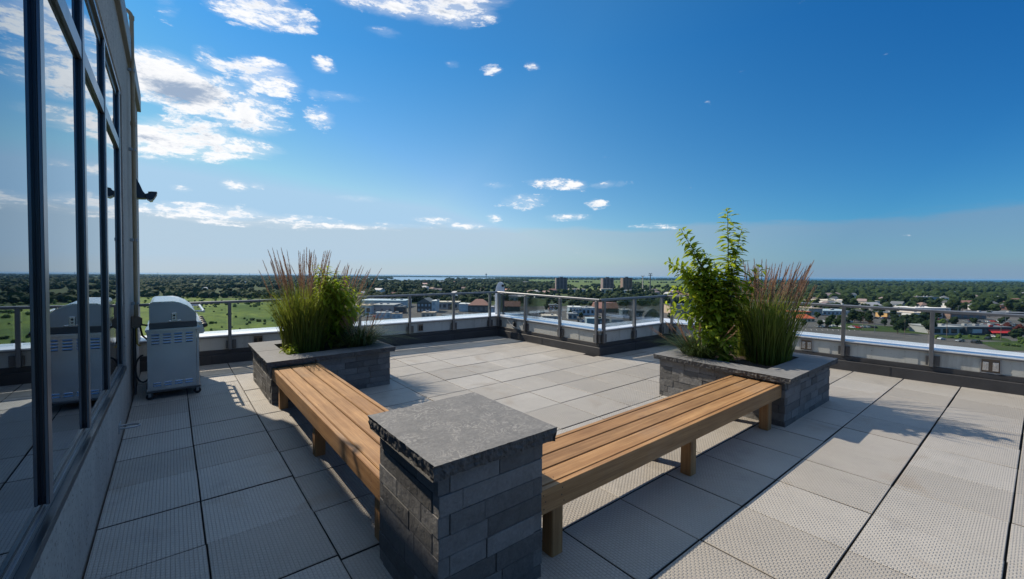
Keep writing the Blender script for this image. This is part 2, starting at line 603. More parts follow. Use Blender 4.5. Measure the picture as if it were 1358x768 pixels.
M['framelight'] = simple('anodised_face', (0.20, 0.21, 0.235), 0.34, 0.7, 0.08)
M['mirror'] = simple('coated_glass', (0.16, 0.255, 0.345), 0.02, 1.0, 0.02)
M['mirror'].node_tree.nodes['Principled BSDF'].inputs['Roughness'].default_value = 0.012
for l in list(M['mirror'].node_tree.links):
    if l.to_socket.name == 'Roughness':
        M['mirror'].node_tree.links.remove(l)
M['membrane'] = simple('dark_membrane', (0.040, 0.040, 0.043), 0.6, 0.0, 0.25, 4, 0.002, 40)
def panel_mat():
    k = new_mat('parapet_panel')
    o = k.geo.outputs['Position']
    n = k.noise(o, 2.5, 5, 0.6)
    drip = k.noise(k.mapping(o, (7, 7, 0.6)), 1.0, 6, 0.65)
    c = k.mix(k.rng(n, 0.3, 0.7, 0, 1), (0.42, 0.42, 0.385), (0.49, 0.49, 0.455))
    c = k.mix(k.rng(drip, 0.52, 0.72, 0, 0.45, True), c, (0.20, 0.19, 0.17))
    spots = k.rng(k.noise(o, 26, 2, 0.5), 0.68, 0.74, 0, 0.7)
    c = k.mix(spots, c, (0.12, 0.11, 0.10))
    k.put(k.bsdf.inputs['Base Color'], c)
    k.bsdf.inputs['Roughness'].default_value = 0.5
    return k.mat


M['panel'] = panel_mat()
M['capmetal'] = simple('white_flashing', (0.74, 0.76, 0.78), 0.3, 0.25, 0.05, 2)
M['lip'] = simple('grey_lip', (0.20, 0.20, 0.205), 0.4, 0.4)
M['rail'] = simple('rail_aluminium', (0.20, 0.205, 0.215), 0.42, 0.75, 0.08, 8)
M['glass'] = glass_clear()
M['pipe'] = simple('tan_pipe', (0.30, 0.225, 0.13), 0.5, 0.0, 0.15, 6)
M['yellow'] = simple('yellow_tube', (0.55, 0.37, 0.08), 0.45)
M['greymetal'] = simple('galvanised', (0.32, 0.33, 0.34), 0.45, 0.6, 0.15)
M['steel'] = simple('brushed_steel', (0.60, 0.605, 0.615), 0.22, 0.9, 0.06, 3)
M['steeldark'] = simple('dark_enamel', (0.09, 0.092, 0.097), 0.35, 0.5)
M['hoodend'] = simple('hood_casting', (0.40, 0.41, 0.425), 0.32, 0.7, 0.08)
M['black'] = simple('black_plastic', (0.015, 0.015, 0.016), 0.4)
M['white'] = simple('white_paint', (0.75, 0.76, 0.78), 0.4)
M['navy'] = simple('lamp_housing', (0.030, 0.045, 0.065), 0.4, 0.3)
M['lens'] = simple('lamp_lens', (0.45, 0.47, 0.50), 0.25)
M['soil'] = simple('dark_soil', (0.055, 0.035, 0.024), 0.95, 0, 0.4, 20, 0.02, 30)
M['bronze'] = simple('bronze_plate', (0.17, 0.125, 0.09), 0.5, 0.3)
M['blade'] = plant_mat('grass_blade', (0.055, 0.095, 0.014), (0.24, 0.29, 0.055), 0.45)
M['fountain'] = plant_mat('fountain_grass_blade', (0.022, 0.045, 0.012), (0.085, 0.125, 0.035), 0.3)
M['plume'] = plant_mat('grass_plume', (0.25, 0.13, 0.09), (0.50, 0.33, 0.22), 0.3, 0.8)
M['leaf'] = plant_mat('bright_leaf', (0.17, 0.28, 0.020), (0.48, 0.56, 0.050), 0.58)
M['leafdark'] = plant_mat('dark_leaf', (0.03, 0.075, 0.012), (0.12, 0.20, 0.025), 0.4)
M['bark'] = simple('bark', (0.10, 0.075, 0.05), 0.9)

# ================================================================== TERRACE FLOOR
PL = [Vector((-0.60, 9.047)), Vector((6.228, 8.355)), Vector((6.362, 5.262)), Vector((8.472, 5.142)), Vector((9.30, -4.4))]   # foot of the parapet
PL[4] = PL[3] + (Vector((8.925, 0.14)) - PL[3]) * 1.95


def clip(poly, p, n):
    out = []
    for i in range(len(poly)):
        a, b = poly[i], poly[(i + 1) % len(poly)]
        da, db = (a - p).dot(n), (b - p).dot(n)
        if da >= 0:
            out.append(a)
        if (da >= 0) != (db >= 0):
            out.append(a + (b - a) * (da / (da - db)))
    return out


def inner(i):
    d = (PL[i + 1] - PL[i]).normalized()
    return Vector((d.y, -d.x))          # points back onto the terrace


floor = MB()
PITCHP = 0.61
x0g, y0g = 0.153, 1.322
for i in range(-1, 16):
    coljit = 0.05 if i < 1 else 0.0
    for j in range(-10, 14):
        xa, xb = x0g + i * PITCHP, x0g + (i + 1) * PITCHP
        ya, yb = y0g + j * PITCHP + coljit, y0g + (j + 1) * PITCHP + coljit
        g = 0.0036 + rnd.random() * 0.0016
        jx, jy = rnd.uniform(-.0025, .0025), rnd.uniform(-.0025, .0025)
        rot = rnd.uniform(-.0022, .0022)
        cx, cy = (xa + xb) / 2, (ya + yb) / 2
        poly = []
        for sx_, sy_ in ((-1, -1), (1, -1), (1, 1), (-1, 1)):
            ux, uy = sx_ * (PITCHP / 2 - g), sy_ * (PITCHP / 2 - g - 0.0016)
            poly.append(Vector((cx + jx + ux - uy * rot, cy + jy + uy + ux * rot)))
        poly = clip(poly, Vector((-0.392, 0)), Vector((1, 0)))
        n0, n3 = inner(0), inner(3)
        poly = clip(poly, PL[0] - n0 * 0.04, n0) if poly else poly
        poly = clip(poly, PL[3] - n3 * 0.04, n3) if poly else poly
        if len(poly) < 3:
            continue
        n1, n2 = inner(1), inner(2)
        c2 = sum(poly, Vector((0, 0))) / len(poly)
        in1, in2 = (c2 - PL[1]).dot(n1) > 0, (c2 - PL[2]).dot(n2) > 0
        if not in1 and not in2:
            if (c2 - PL[1]).dot(n1) > -0.3 and cy > 5.3:
                poly = clip(poly, PL[1] - n1 * 0.04, n1)
            elif (c2 - PL[2]).dot(n2) > -0.3:
                poly = clip(poly, PL[2] - n2 * 0.04, n2)
            else:
                continue
        elif in1 and not in2:
            poly = clip(poly, PL[1] - n1 * 0.04, n1)
        elif in2 and not in1:
            poly = clip(poly, PL[2] - n2 * 0.04, n2)
        if len(poly) < 3:
            continue
        dzv = rnd.uniform(-.0022, .0022)
        tx, ty = rnd.uniform(-.003, .003), rnd.uniform(-.003, .003)
        c2 = sum(poly, Vector((0, 0))) / len(poly)
        n = len(poly)

        def lift(p, z):
            return (p.x, p.y, z + dzv + (p.x - c2.x) * tx + (p.y - c2.y) * ty)
        floor.ct = rnd.random()
        ins = [p + (c2 - p).normalized() * 0.0042 for p in poly]
        vs = [lift(p, -0.05) for p in poly] + [lift(p, -0.0035) for p in poly] + [lift(p, 0) for p in ins]
        fs = [list(range(2 * n, 3 * n))]
        for a in range(n):
            b = (a + 1) % n
            fs += [[n + a, n + b, 2 * n + b, 2 * n + a]]
        floor.add(vs, fs)
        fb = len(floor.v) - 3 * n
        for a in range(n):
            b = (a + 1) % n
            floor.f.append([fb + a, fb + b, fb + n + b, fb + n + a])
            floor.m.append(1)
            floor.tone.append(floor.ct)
tag(floor.build('terrace_floor', [M['paver'], M['joint_shade']], bevel=0.0), 'light grey square concrete pavers covering the roof terrace', None, None, 'structure')
deck = MB().prism([(-0.6, -5.4), (PL[4].x, -5.4)] + [(p.x, p.y) for p in (PL[4], PL[3], PL[2], PL[1], PL[0])], 2, -0.20, -0.045)
tag(deck.build('roof_deck', M['mortar']), 'dark roof membrane under the open paver joints', None, None, 'structure')


# ================================================================== BUILDING WITH THE TALL WINDOW
bld = thing('building', 'concrete building wall with a tall mirrored window along the left of the terrace', 'building', (-0.6, 3.0, 0))
XW, XG = -0.405, -0.438
Y0, Y1 = -5.0, 9.42
ZS, ZH, ZC, ZT = 0.648, 3.735, 4.40, 4.69
wall = MB()
wall.box(-1.2, XW, Y0, Y1, -0.6, ZS)
wall.box(-1.2, XW, 6.40, Y1, ZS, ZC)
wall.box(-1.2, XW, Y0, -1.95, ZS, ZC)
wall.box(-1.2, XW, -1.95, 6.40, ZH, ZC)
wall.box(-9, -1.2, Y0, Y1, -0.6, ZC)
wall.build('wall', M['concrete'], bld, shear=False)
cop = MB()
cop.box(-9.05, XW + 0.045, Y0 - .05, Y1 + 0.05, ZC, ZT)
cop.build('coping', M['coping'], bld, shear=False, bevel=0.006)
MB().box(XW - 0.035, XW - 0.004, -1.95, 6.40, ZH - 0.02, ZH - 0.001).build('sealant', M['sealant'], bld, shear=False)
podium = MB()
podium.box(-9, 6.30, -5.2, 8.40, -34.0, -0.72)
podium.box(6.301, 8.55, -5.2, 5.0, -34.0, -0.722)
podium.build('lower_storeys', M['concrete'], bld, shear=False)
win = MB()
MW = 0.076
mys = [6.28, 4.975, 3.825, 2.678, 1.53, 0.38, -0.77, -1.90]
FX = XW - 0.010
TR0, TR1 = 3.055, 3.165      # transom
for y in mys:                # mullions: deep dark body with a lighter face plate
    win.cm = 0
    win.box(XG - 0.03, FX - 0.012, y - MW / 2 + 0.004, y + MW / 2 - 0.004, ZS + 0.09, ZH - 0.06)
    win.box(XG - 0.001, XG + 0.011, y - MW / 2 - 0.010, y - MW / 2 + 0.003, ZS + 0.126, TR0 - .001)
    win.box(XG - 0.001, XG + 0.011, y - MW / 2 - 0.010, y - MW / 2 + 0.003, TR1 + .001, ZH - 0.125)
    win.cm = 1
    win.box(FX - 0.012, FX, y - MW / 2, y + MW / 2, ZS + 0.088, ZH - 0.055)
win.cm = 0
ys = sorted(mys)
for a, b in zip(ys[:-1], ys[1:]):
    a, b = a + MW / 2, b - MW / 2
    win.cm = 0
    win.box(XG - 0.03, FX - 0.018, a, b, TR0, TR1 - 0.002)
    win.box(XG - 0.03, FX - 0.020, a, b, ZH - 0.12, ZH - 0.061)
    win.box(XG - 0.03, FX - 0.024, a, b, ZS + 0.088, ZS + 0.125)
    win.cm = 1
    win.box(FX - 0.018, FX - 0.004, a, b, TR0 + 0.001, TR1 - 0.001)
win.cm = 1
win.box(XG - 0.03, FX + 0.003, -1.95, 6.395, ZH - 0.06, ZH - 0.021)
win.cm = 0
win.box(XG - 0.03, XW + 0.008, -1.95, 6.395, ZS + 0.001, ZS + 0.045)       # stepped sill pan
win.cm = 1
win.box(XG - 0.03, XW - 0.022, -1.95, 6.395, ZS + 0.045, ZS + 0.068)
win.box(XG - 0.03, XW - 0.032, -1.95, 6.395, ZS + 0.068, ZS + 0.087)
wo_ = win.build('window', [M['frame'], M['framelight']], bld, shear=False, bevel=0.0015)
for a, b in zip(ys[:-1], ys[1:]):
    for z0, z1 in ((ZS + 0.10, TR0 + 0.01), (TR1 - 0.01, ZH - 0.08)):
        pane = MB().box(XG - 0.02, XG, a + 0.02, b - 0.02, z0, z1).build('pane', M['mirror'], wo_, shear=False, local=True)
        for v in pane.data.vertices:
            v.co -= Vector(bld.location)
MB().box(-1.15, -0.52, -1.9, 6.35, ZS, ZH).build('dark_interior', M['black'], bld, shear=False)

# gas pipe
gp = thing('gas_pipe', 'tan steel gas pipe running up the concrete wall and over the coping', 'pipe', (-0.36, 7.3, fz(-.36, 7.3)))
pts = [(-0.355, 7.3, 1.1), (-0.355, 7.3, 3.2), (-0.355, 7.3, 4.96)]
for t in range(1, 7):
    a = t / 6 * math.pi / 2
    pts.append((-0.355 - 0.09 * (1 - math.cos(a)), 7.3, 4.96 + 0.09 * math.sin(a)))
pts.append((-0.9, 7.3, 5.05))
MB().tube(pts, 0.022, 12).build('pipe', M['pipe'], gp, shear=False, smooth=True)
for z in (4.93, 3.60):
    MB().tube([(-.355, 7.3, z), (-.355, 7.3, z + .05)], 0.028, 12).build('coupling', M['pipe'], gp, shear=False, smooth=True)
for z in (1.34, 2.15, 3.3, 4.3):
    MB().box(-.40, -.328, 7.28, 7.32, z - .02, z + .02).build('bracket', M['greymetal'], gp, shear=False, bevel=0.004)
hexa = [(-0.345 + 0.058 * math.cos(R(30 + 60 * i)), 1.10 + 0.085 * math.sin(R(30 + 60 * i))) for i in range(6)]
vb = MB().prism(hexa, 1, 7.235, 7.30).box(-.40, -.375, 7.22, 7.32, 1.03, 1.18)
vb.build('valve_box', M['bronze'], gp, shear=False, bevel=0.006)
MB().tube([(-.35, 7.27, 1.03), (-.35, 7.27, 0.9), (-.345, 7.262, 0.82), (-.33, 7.25, 0.795), (-.315, 7.24, 0.80)], 0.009, 8).build('supply_tube', M['yellow'], gp, shear=False, smooth=True)
MB().tube([(-.375, 7.3, 1.02), (-.375, 7.3, 0.16)], 0.017, 10).build('conduit', M['steeldark'], gp, shear=False, smooth=True)

# wall lamp
wl = thing('wall_lamp', 'dark wedge shaped wall lamp sticking out near the building corner', 'wall lamp', (-0.40, 8.15, 2.79))
MB().prism([(-0.403, 2.79), (-0.27, 2.80), (-0.262, 2.845), (-0.30, 2.90), (-0.335, 3.00), (-0.365, 3.06), (-0.403, 3.085)], 1, 8.06, 8.24).build('bracket', M['navy'], wl, shear=False, bevel=0.006)
MB().prism([(-0.29, 2.855), (-0.265, 2.80), (-0.22, 2.778), (-0.185, 2.80), (-0.150, 2.868), (-0.146, 2.895), (-0.21, 2.890)], 1, 8.05, 8.25).build('lamp_head', M['navy'], wl, shear=False, bevel=0.008)
MB().prism([(-0.262, 2.797), (-0.222, 2.768), (-0.192, 2.778), (-0.20, 2.79)], 1, 8.06, 8.24).build('lens', M['lens'], wl, shear=False)
MB().prism([(-0.245, 2.894), (-0.205, 2.893), (-0.146, 2.898), (-0.143, 2.906), (-0.205, 2.903)], 1, 8.05, 8.25).build('lamp_lid', M['greymetal'], wl, shear=False)

# wire loop on the wall
hk = thing('wall_hook', 'bent metal wire loop sticking out low on the concrete wall', 'hook', (-0.405, 5.55, 0.25))
h0 = onx(160, 556, -0.36)
lp = [(-.41, 5.50, .235), (-.36, 5.49, .235), (-.29, 5.50, .233), (-.255, 5.53, .232), (-.255, 5.57, .232), (-.29, 5.60, .233), (-.36, 5.61, .235), (-.41, 5.60, .235)]
MB().tube(lp, 0.0085, 8).build('loop', M['greymetal'], hk, shear=False, smooth=True)
MB().box(-.41, -.396, 5.47, 5.63, .19, .28).build('base_plate', M['greymetal'], hk, shear=False, bevel=0.003)


# ================================================================== MASONRY
def masonry(x0, x1, y0, y1, h0, h1, course, lmin, lmax, seed):
    r = random.Random(seed)
    mb = MB()
    mb.cm = 1
    mb.box(x0 + 0.008, x1 - 0.008, y0 + 0.008, y1 - 0.008, h0, h1 - 0.001)
    mb.cm = 0
    nrow = max(1, round((h1 - h0) / course))
    ch = (h1 - h0) / nrow
    D = 0.06
    for row in range(nrow):
        za, zb = h0 + row * ch + 0.0012, h0 + (row + 1) * ch - 0.0012
        for face in range(4):
            along_x = face in (0, 2)
            full = (row % 2 == 0) == along_x
            a0, a1 = (x0, x1) if along_x else (y0, y1)
            if not full:
                a0, a1 = a0 + D, a1 - D
            p = a0
            first = True
            while p < a1 - 1e-6:
                L = r.uniform(lmin, lmax)
                if first:
                    L *= r.uniform(0.5, 1.0)
                    first = False
                q = p + L
                if a1 - q < lmin * 0.5:
                    q = a1
                jit = r.uniform(0.0, 0.006)
                mb.ct = r.random()
                g = 0.0014
                if along_x:
                    if face == 0:
                        mb.box(p + g, q - g, y0 - jit, y0 + D, za, zb)
                    else:
                        mb.box(p + g, q - g, y1 - D, y1 + jit, za, zb)
                else:
                    if face == 1:
                        mb.box(x1 - D, x1 + jit, p + g, q - g, za, zb)
                    else:
                        mb.box(x0 - jit, x0 + D, p + g, q - g, za, zb)
                p = q
    return mb


def cap_stone(mb, x0, x1, y0, y1, h0, h1, rough='', seed=1, amp=0.014):
    """one cap stone; rough names its rock-faced sides: w e s n"""
    step = 0.011
    per = []

    def run(ax, ay, bx, by, side):
        n = max(2, int(math.hypot(bx - ax, by - ay) / step)) if side in rough else 2
        for i in range(n):
            t = i / n
            per.append((ax + (bx - ax) * t, ay + (by - ay) * t, side, 0 < i))
    run(x0, y0, x1, y0, 's')
    run(x1, y0, x1, y1, 'e')
    run(x1, y1, x0, y1, 'n')
    run(x0, y1, x0, y0, 'w')
    lv = 6
    n = len(per)
    out = {'s': (0, -1), 'e': (1, 0), 'n': (0, 1), 'w': (-1, 0)}
    vs = []
    for l in range(lv + 1):
        z = h1 + (h0 - h1) * l / lv
        for (x, y, s, mid) in per:
            if s in rough:
                e = out[s]
                q = Vector((x * 34, y * 34, z * 40 + seed * 7))
                d = (noise.noise(q) * 0.6 + noise.noise(q * 2.7) * 0.4 + noise.noise(q * 0.4) * 0.5)
                a = amp * (0.25 if l == 0 else 1.0)
                k = -a * 0.35 + d * a - (0.012 * (l / lv) ** 2)
                x, y = x + e[0] * k, y + e[1] * k
            vs.append((x, y, z))
    b = len(mb.v)
    fs = [list(range(n))] + [[lv * n + i for i in range(n)][::-1]]
    side_f = []
    for l in range(lv):
        for i in range(n):
            j = (i + 1) % n
            side_f.append([l * n + i, (l + 1) * n + i, (l + 1) * n + j, l * n + j])
    mb.ct = random.Random(seed).random()
    mb.cm = 0
    mb.add(vs, fs)
    mb.cm = 1
    base = len(mb.v) - len(vs)
    for f in side_f:
        s = per[f[0] % n][2]
        mb.f.append([base + i for i in f])
        mb.m.append(1 if s in rough else 0)
        mb.tone.append(mb.ct)
    mb.cm = 0


# pillar where the two benches meet
PX0, PX1, PY0, PY1, PH = 0.945, 1.590, 1.708, 2.412, 0.765
pil = thing('stone_pillar', 'charcoal block pillar with a slate cap where the two benches meet', 'pillar', (1.27, 2.06, fz(1.27, 2.06)))
masonry(PX0, PX1, PY0, PY1, -0.03, PH, 0.1, 0.22, 0.46, 3).build('pillar_body', [M['stone'], M['mortar']], pil, bevel=0.0022)
cp = MB()
cap_stone(cp, 0.894, 1.648, 1.652, 2.472, PH, 0.842, 'wsne', 5, 0.016)
cp.build('cap_stone', [M['cap'], M['rough']], pil)


def planter(name, label, x0, x1, y0, y1, seed):
    t = thing(name, label, 'planter', ((x0 + x1) / 2, (y0 + y1) / 2, fz((x0 + x1) / 2, (y0 + y1) / 2)), 'stone planters at the ends of the benches')
    H0, H1, OV, WD = 0.482, 0.545, 0.062, 0.335
    mb = masonry(x0, x1, y0, y1, -0.03, H0, 0.09, 0.16, 0.34, seed)
    mb.build('planter_wall', [M['stone'], M['mortar']], t, bevel=0.002)
    X0, X1, Y0_, Y1_ = x0 - OV, x1 + OV, y0 - OV - .01, y1 + OV
    r = random.Random(seed)
    k = 0
    cuts = [X0, X0 + 0.56, X0 + 1.06, X1]
    for yy0, yy1, sd in ((Y0_, Y0_ + WD, 's'), (Y1_ - WD, Y1_, 'n')):
        for i in range(3):
            m = MB()
            sides = sd + ('w' if i == 0 else '') + ('e' if i == 2 else '')
            cap_stone(m, cuts[i] + 0.002, cuts[i + 1] - 0.002, yy0, yy1, H0, H1 + r.uniform(-.002, .002), sides, seed * 10 + k, 0.011)
            m.build('cap_stone', [M['capplain'], M['rough']], t)
            k += 1
    ym = (Y0_ + Y1_) / 2
    for xx0, xx1, sd in ((X0, X0 + WD - .04, 'w'), (X1 - WD + .04, X1, 'e')):
        for ya, yb in ((Y0_ + WD + 0.003, ym - 0.002), (ym + 0.002, Y1_ - WD - 0.003)):
            m = MB()
            cap_stone(m, xx0, xx1, ya, yb, H0, H1 + r.uniform(-.002, .002), sd, seed * 10 + k, 0.011)
            m.build('cap_stone', [M['capplain'], M['rough']], t)
            k += 1
    s = MB()
    n = 14
    ax, bx, ay, by = X0 + WD - .045, X1 - WD + .045, Y0_ + WD - .005, Y1_ - WD + .005
    vs = [(ax + (bx - ax) * i / n, ay + (by - ay) * j / n, H1 - 0.055 + 0.03 * noise.noise(Vector((i * .7, j * .7, seed)))) for j in range(n + 1) for i in range(n + 1)]
    s.add(vs, [[j * (n + 1) + i, j * (n + 1) + i + 1, (j + 1) * (n + 1) + i + 1, (j + 1) * (n + 1) + i] for j in range(n) for i in range(n)])
    s.build('soil', M['soil'], t, smooth='all')
    return t


planter('planter', 'charcoal block planter at the far end of the bench along the window side', 0.952, 2.468, 5.905, 7.405, 11)
planter('planter', 'charcoal block planter at the right end of the bench facing the parapet', 5.120, 6.630, 1.705, 3.205, 23)


# ================================================================== BENCHES
BH, FH, PT = 0.455, 0.138, 0.038


def bench(name, label, along, a0, a1, b0, b1, leg_a):
    """along: 'x' or 'y' runs from a0 to a1; b0..b1 across"""
    def bx(mb, pa, qa, pb, qb, z0, z1):
        return mb.box(pa, qa, pb, qb, z0, z1) if along == 'x' else mb.box(pb, qb, pa, qa, z0, z1)
    wm, wl = (M['wood_x'], M['wood_y']) if along == 'x' else (M['wood_y'], M['wood_x'])
    c = ((a0 + a1) / 2, (b0 + b1) / 2) if along == 'x' else ((b0 + b1) / 2, (a0 + a1) / 2)
    t = thing(name, label, 'bench', (c[0], c[1], fz(*c)), 'wooden slat benches between the stone blocks')
    r = random.Random(len(label))
    inner0, inner1 = b0 + PT + 0.008, b1 - PT - 0.008
    wdt = (inner1 - inner0 - 2 * 0.010) / 3
    def screws(mb, pa, pb, z):
        mb.cm = 1
        p = (pa, pb, z) if along == 'x' else (pb, pa, z)
        mb.cyl((p[0], p[1], z - 0.004), (p[0], p[1], z + 0.0004), 0.0042, 8)
        mb.cm = 0
    for i in range(3):
        p0 = inner0 + i * (wdt + 0.010)
        m = MB()
        bx(m, a0, a1, p0, p0 + wdt, BH - 0.038, BH)
        o = m
        sc = MB()
        for la in leg_a:
            for off in (0.25, 0.75):
                screws(sc, la + r.uniform(-.01, .01), p0 + wdt * off, BH + r.uniform(-.0004, .0004))
        pk = o.build('plank', wm, t, bevel=0.004, seg=2)
        scm = sc.build('screw_heads', [M['screw'], M['screw']], pk, local=False)
        scm['kind'] = 'stuff'
    for p0, nm in ((b0, 'edge_board'), (b1 - PT, 'edge_board')):
        m = MB()
        bx(m, a0 - 0.001, a1 + 0.001, p0, p0 + PT, BH - FH, BH + 0.001)
        eb = m.build(nm, wm, t, bevel=0.003, seg=2)
        sc = MB()
        face = p0 if p0 == b0 else p0 + PT
        sg = -1 if p0 == b0 else 1
        for la in list(leg_a) + [a0 + 0.04, a1 - 0.04]:
            for hz in (0.03, 0.07, 0.11):
                q = la + r.uniform(-.012, .012)
                z = BH - FH + hz
                A = (q, face - sg * 0.004, z) if along == 'x' else (face - sg * 0.004, q, z)
                B = (q, face + sg * 0.0004, z) if along == 'x' else (face + sg * 0.0004, q, z)
                sc.cyl(A, B, 0.0045, 8)
        s2 = sc.build('screw_heads', M['screw'], eb)
        s2['kind'] = 'stuff'
    for la in leg_a:
        for q0 in (b0 + PT + 0.001, b1 - PT - 0.091):
            m = MB()
            bx(m, la - 0.045, la + 0.045, q0, q0 + 0.09, -0.004, BH - 0.0395)
            m.build('leg', M['wood_z'], t, bevel=0.004, seg=2)
        m = MB()
        bx(m, la + 0.046, la + 0.084, b0 + PT + 0.002, b1 - PT - 0.002, BH - 0.13, BH - 0.0395)
        m.build('cross_brace', wl, t, bevel=0.002)
    return t


bench('bench', 'wooden slat bench running from the pillar toward the far planter beside the window wall', 'y', PY1 + 0.004, 5.900, 0.957, 1.482, [2.585, 4.105, 5.688])
bench('bench', 'wooden slat bench running right from the pillar to the planter with the leafy shrub', 'x', PX1 + 0.006, 5.115, 1.738, 2.262, [1.785, 3.358, 4.925])

# ================================================================== PARAPET AND RAILINGS
par = thing('parapet', 'low white panelled parapet on a dark curb with bright metal cap around the terrace', 'parapet', (PL[2].x, PL[2].y, fz(PL[2].x, PL[2].y)))


def off_line(dist):
    """the foot line moved outward by dist, mitred"""
    out = []
    dirs = [(PL[i + 1] - PL[i]).normalized() for i in range(4)]
    nr = [Vector((-d.y, d.x)) for d in dirs]
    for i in range(5):
        if i == 0:
            out.append(PL[0] + nr[0] * dist)
        elif i == 4:
            out.append(PL[4] + nr[3] * dist)
        else:
            a, b = PL[i] + nr[i - 1] * dist, PL[i] + nr[i] * dist
            d1, d2 = dirs[i - 1], dirs[i]
            den_ = d1.x * d2.y - d1.y * d2.x
            t = ((b - a).x * d2.y - (b - a).y * d2.x) / den_
            out.append(a + d1 * t)
    return out


def strip(d0, d1, h0, h1, h1o=None):
    """a band of the parapet between two offsets; h1o is the height of its outer top edge"""
    A, B = off_line(d0), off_line(d1)
    h1o = h1 if h1o is None else h1o
    mb = MB()
    vs, fs = [], []
    for i in range(5):
        vs += [(A[i].x, A[i].y, h0), (A[i].x, A[i].y, h1), (B[i].x, B[i].y, h1o), (B[i].x, B[i].y, h0)]
    for i in range(4):
        p, q = i * 4, i * 4 + 4
        for k in range(4):
            k2 = (k + 1) % 4
            fs.append([p + k, p + k2, q + k2, q + k])
    fs += [[0, 3, 2, 1], [16, 17, 18, 19]]
    mb.add(vs, fs)
    return mb


strip(0.0, 0.46, -0.30, 0.158).build('curb', M['membrane'], par, bevel=0.004)
strip(0.045, 0.455, 0.1585, 0.236).build('curb', M['membrane'], par, bevel=0.004)
strip(0.062, 0.45, 0.2365, 0.452).build('panel', M['panel'], par)
strip(0.035, 0.06, 0.449, 0.470).build('lip', M['lip'], par, bevel=0.003)
strip(0.022, 0.50, 0.4705, 0.493, 0.515).build('cap', M['capmetal'], par, bevel=0.006, seg=2)
# seams in the panels and cover plates between the sheets
L062 = off_line(0.060)
L045 = off_line(0.043)
Lm02 = off_line(-0.0015)


def along(line, k, t):
    return line[k] + (line[k + 1] - line[k]) * t


rs = random.Random(4)
for k in range(4):
    ln = (PL[k + 1] - PL[k]).length
    d = (PL[k + 1] - PL[k]).normalized()
    nn = Vector((-d.y, d.x))
    n = max(1, int(ln / 1.05))
    for i in range(n):
        t = (i + 0.62) / n
        p = along(L062, k, t)
        mb = MB()
        mb.obox((p.x, p.y, 0.343), (d.x * 0.16, d.y * 0.16, 0), (nn.x * 0.008, nn.y * 0.008, 0), (0, 0, 0.208))
        mb.build('cover_plate', M['panel'], par)
    m2 = max(1, int(ln / 2.1))
    for i in range(m2):
        t = (i + 0.5) / m2
        p = along(Lm02, k, t)
        sm = MB()
        sm.obox((p.x, p.y, 0.078), (d.x * 0.012, d.y * 0.012, 0), (nn.x * 0.006, nn.y * 0.006, 0), (0, 0, 0.155))
        sm.build('curb_seam', M['mortar'], par)

RAILS = [('left', 0, [-0.2, 0.80, 1.905, 3.004, 4.045, 5.08, 6.04]), ('notch', 1, [8.33, 7.376, 6.314, 5.371]),
         ('short', 2, [6.50, 7.408, 8.33]), ('right', 3, [5.05, 4.07, 3.08, 2.083, 1.031, -0.02, -1.07, -2.12, -3.17])]
RLAB = {'left': 'grey metal railing with glass panes along the far parapet over the meadow',
        'notch': 'grey metal railing with glass panes running back along the notch in the parapet',
        'short': 'short grey metal railing with two glass bays between the two notch corners',
        'right': 'grey metal railing with glass panes along the right parapet above the shops'}
RO = 0.030           # posts stand just inside the panel face
RT = 1.092
line_r = off_line(RO)
for nm, k, vals in RAILS:
    A, B = line_r[k], line_r[k + 1]
    d = (B - A).normalized()
    nn = Vector((-d.y, d.x))
    pos = []
    for v in vals:
        t = (v - A.x) / (B.x - A.x) if k in (0, 2) else (v - A.y) / (B.y - A.y)
        pos.append(A + (B - A) * t)
    t = thing('railing', RLAB[nm], 'railing', (pos[0].x, pos[0].y, fz(pos[0].x, pos[0].y)), 'railings around the terrace edge')
    d3, n3 = Vector((d.x, d.y, 0)), Vector((nn.x, nn.y, 0))
    for p in pos:
        mb = MB()
        mb.obox((p.x, p.y, (0.235 + RT - 0.04) / 2), d3 * 0.052, n3 * 0.062, (0, 0, RT - 0.04 - 0.235))
        mb.build('post', M['rail'], t, bevel=0.004)
        q = p + d * 0.062 + nn * 0.012
        br = MB()
        br.obox((q.x, q.y, 0.325), d3 * 0.06, n3 * 0.02, (0, 0, 0.15))
        br.obox((p.x - d.x * .045, p.y - d.y * .045, 0.325), d3 * 0.028, n3 * 0.03, (0, 0, 0.14))
        br.build('post_bracket', M['steeldark'], t, bevel=0.002)
    e0 = A + (-d) * (0 if k else -0.0) if k == 0 else A
    ends = (A + d * (0.0 if k else -0.05), B)
    if k == 3:
        ends = (A, pos[-1])
    c0, c1 = ends
    mb = MB()
    prof = [(-0.03, 0.0), (-0.03, 0.034), (-0.018, 0.044), (0.018, 0.044), (0.03, 0.034), (0.03, 0.0)]
    vs, fs = [], []
    for c in (c0, c1):
        for o_, h in prof:
            vs.append((c.x + nn.x * o_, c.y + nn.y * o_, RT - 0.044 + h))
    for i in range(6):
        j = (i + 1) % 6
        fs.append([i, j, 6 + j, 6 + i])
    fs += [[5, 4, 3, 2, 1, 0], [6, 7, 8, 9, 10, 11]]
    mb.add(vs, fs)
    mb.build('handrail', M['rail'], t, bevel=0.002)
    for a, b in zip(pos[:-1], pos[1:]):
        ga, gb = a + d * 0.045, b - d * 0.045
        c = (ga + gb) / 2
        mb = MB()
        mb.obox((c.x, c.y, 0.775), d3 * (gb - ga).length, n3 * 0.008, (0, 0, 0.47))
        mb.build('glass_pane', M['glass'], t)


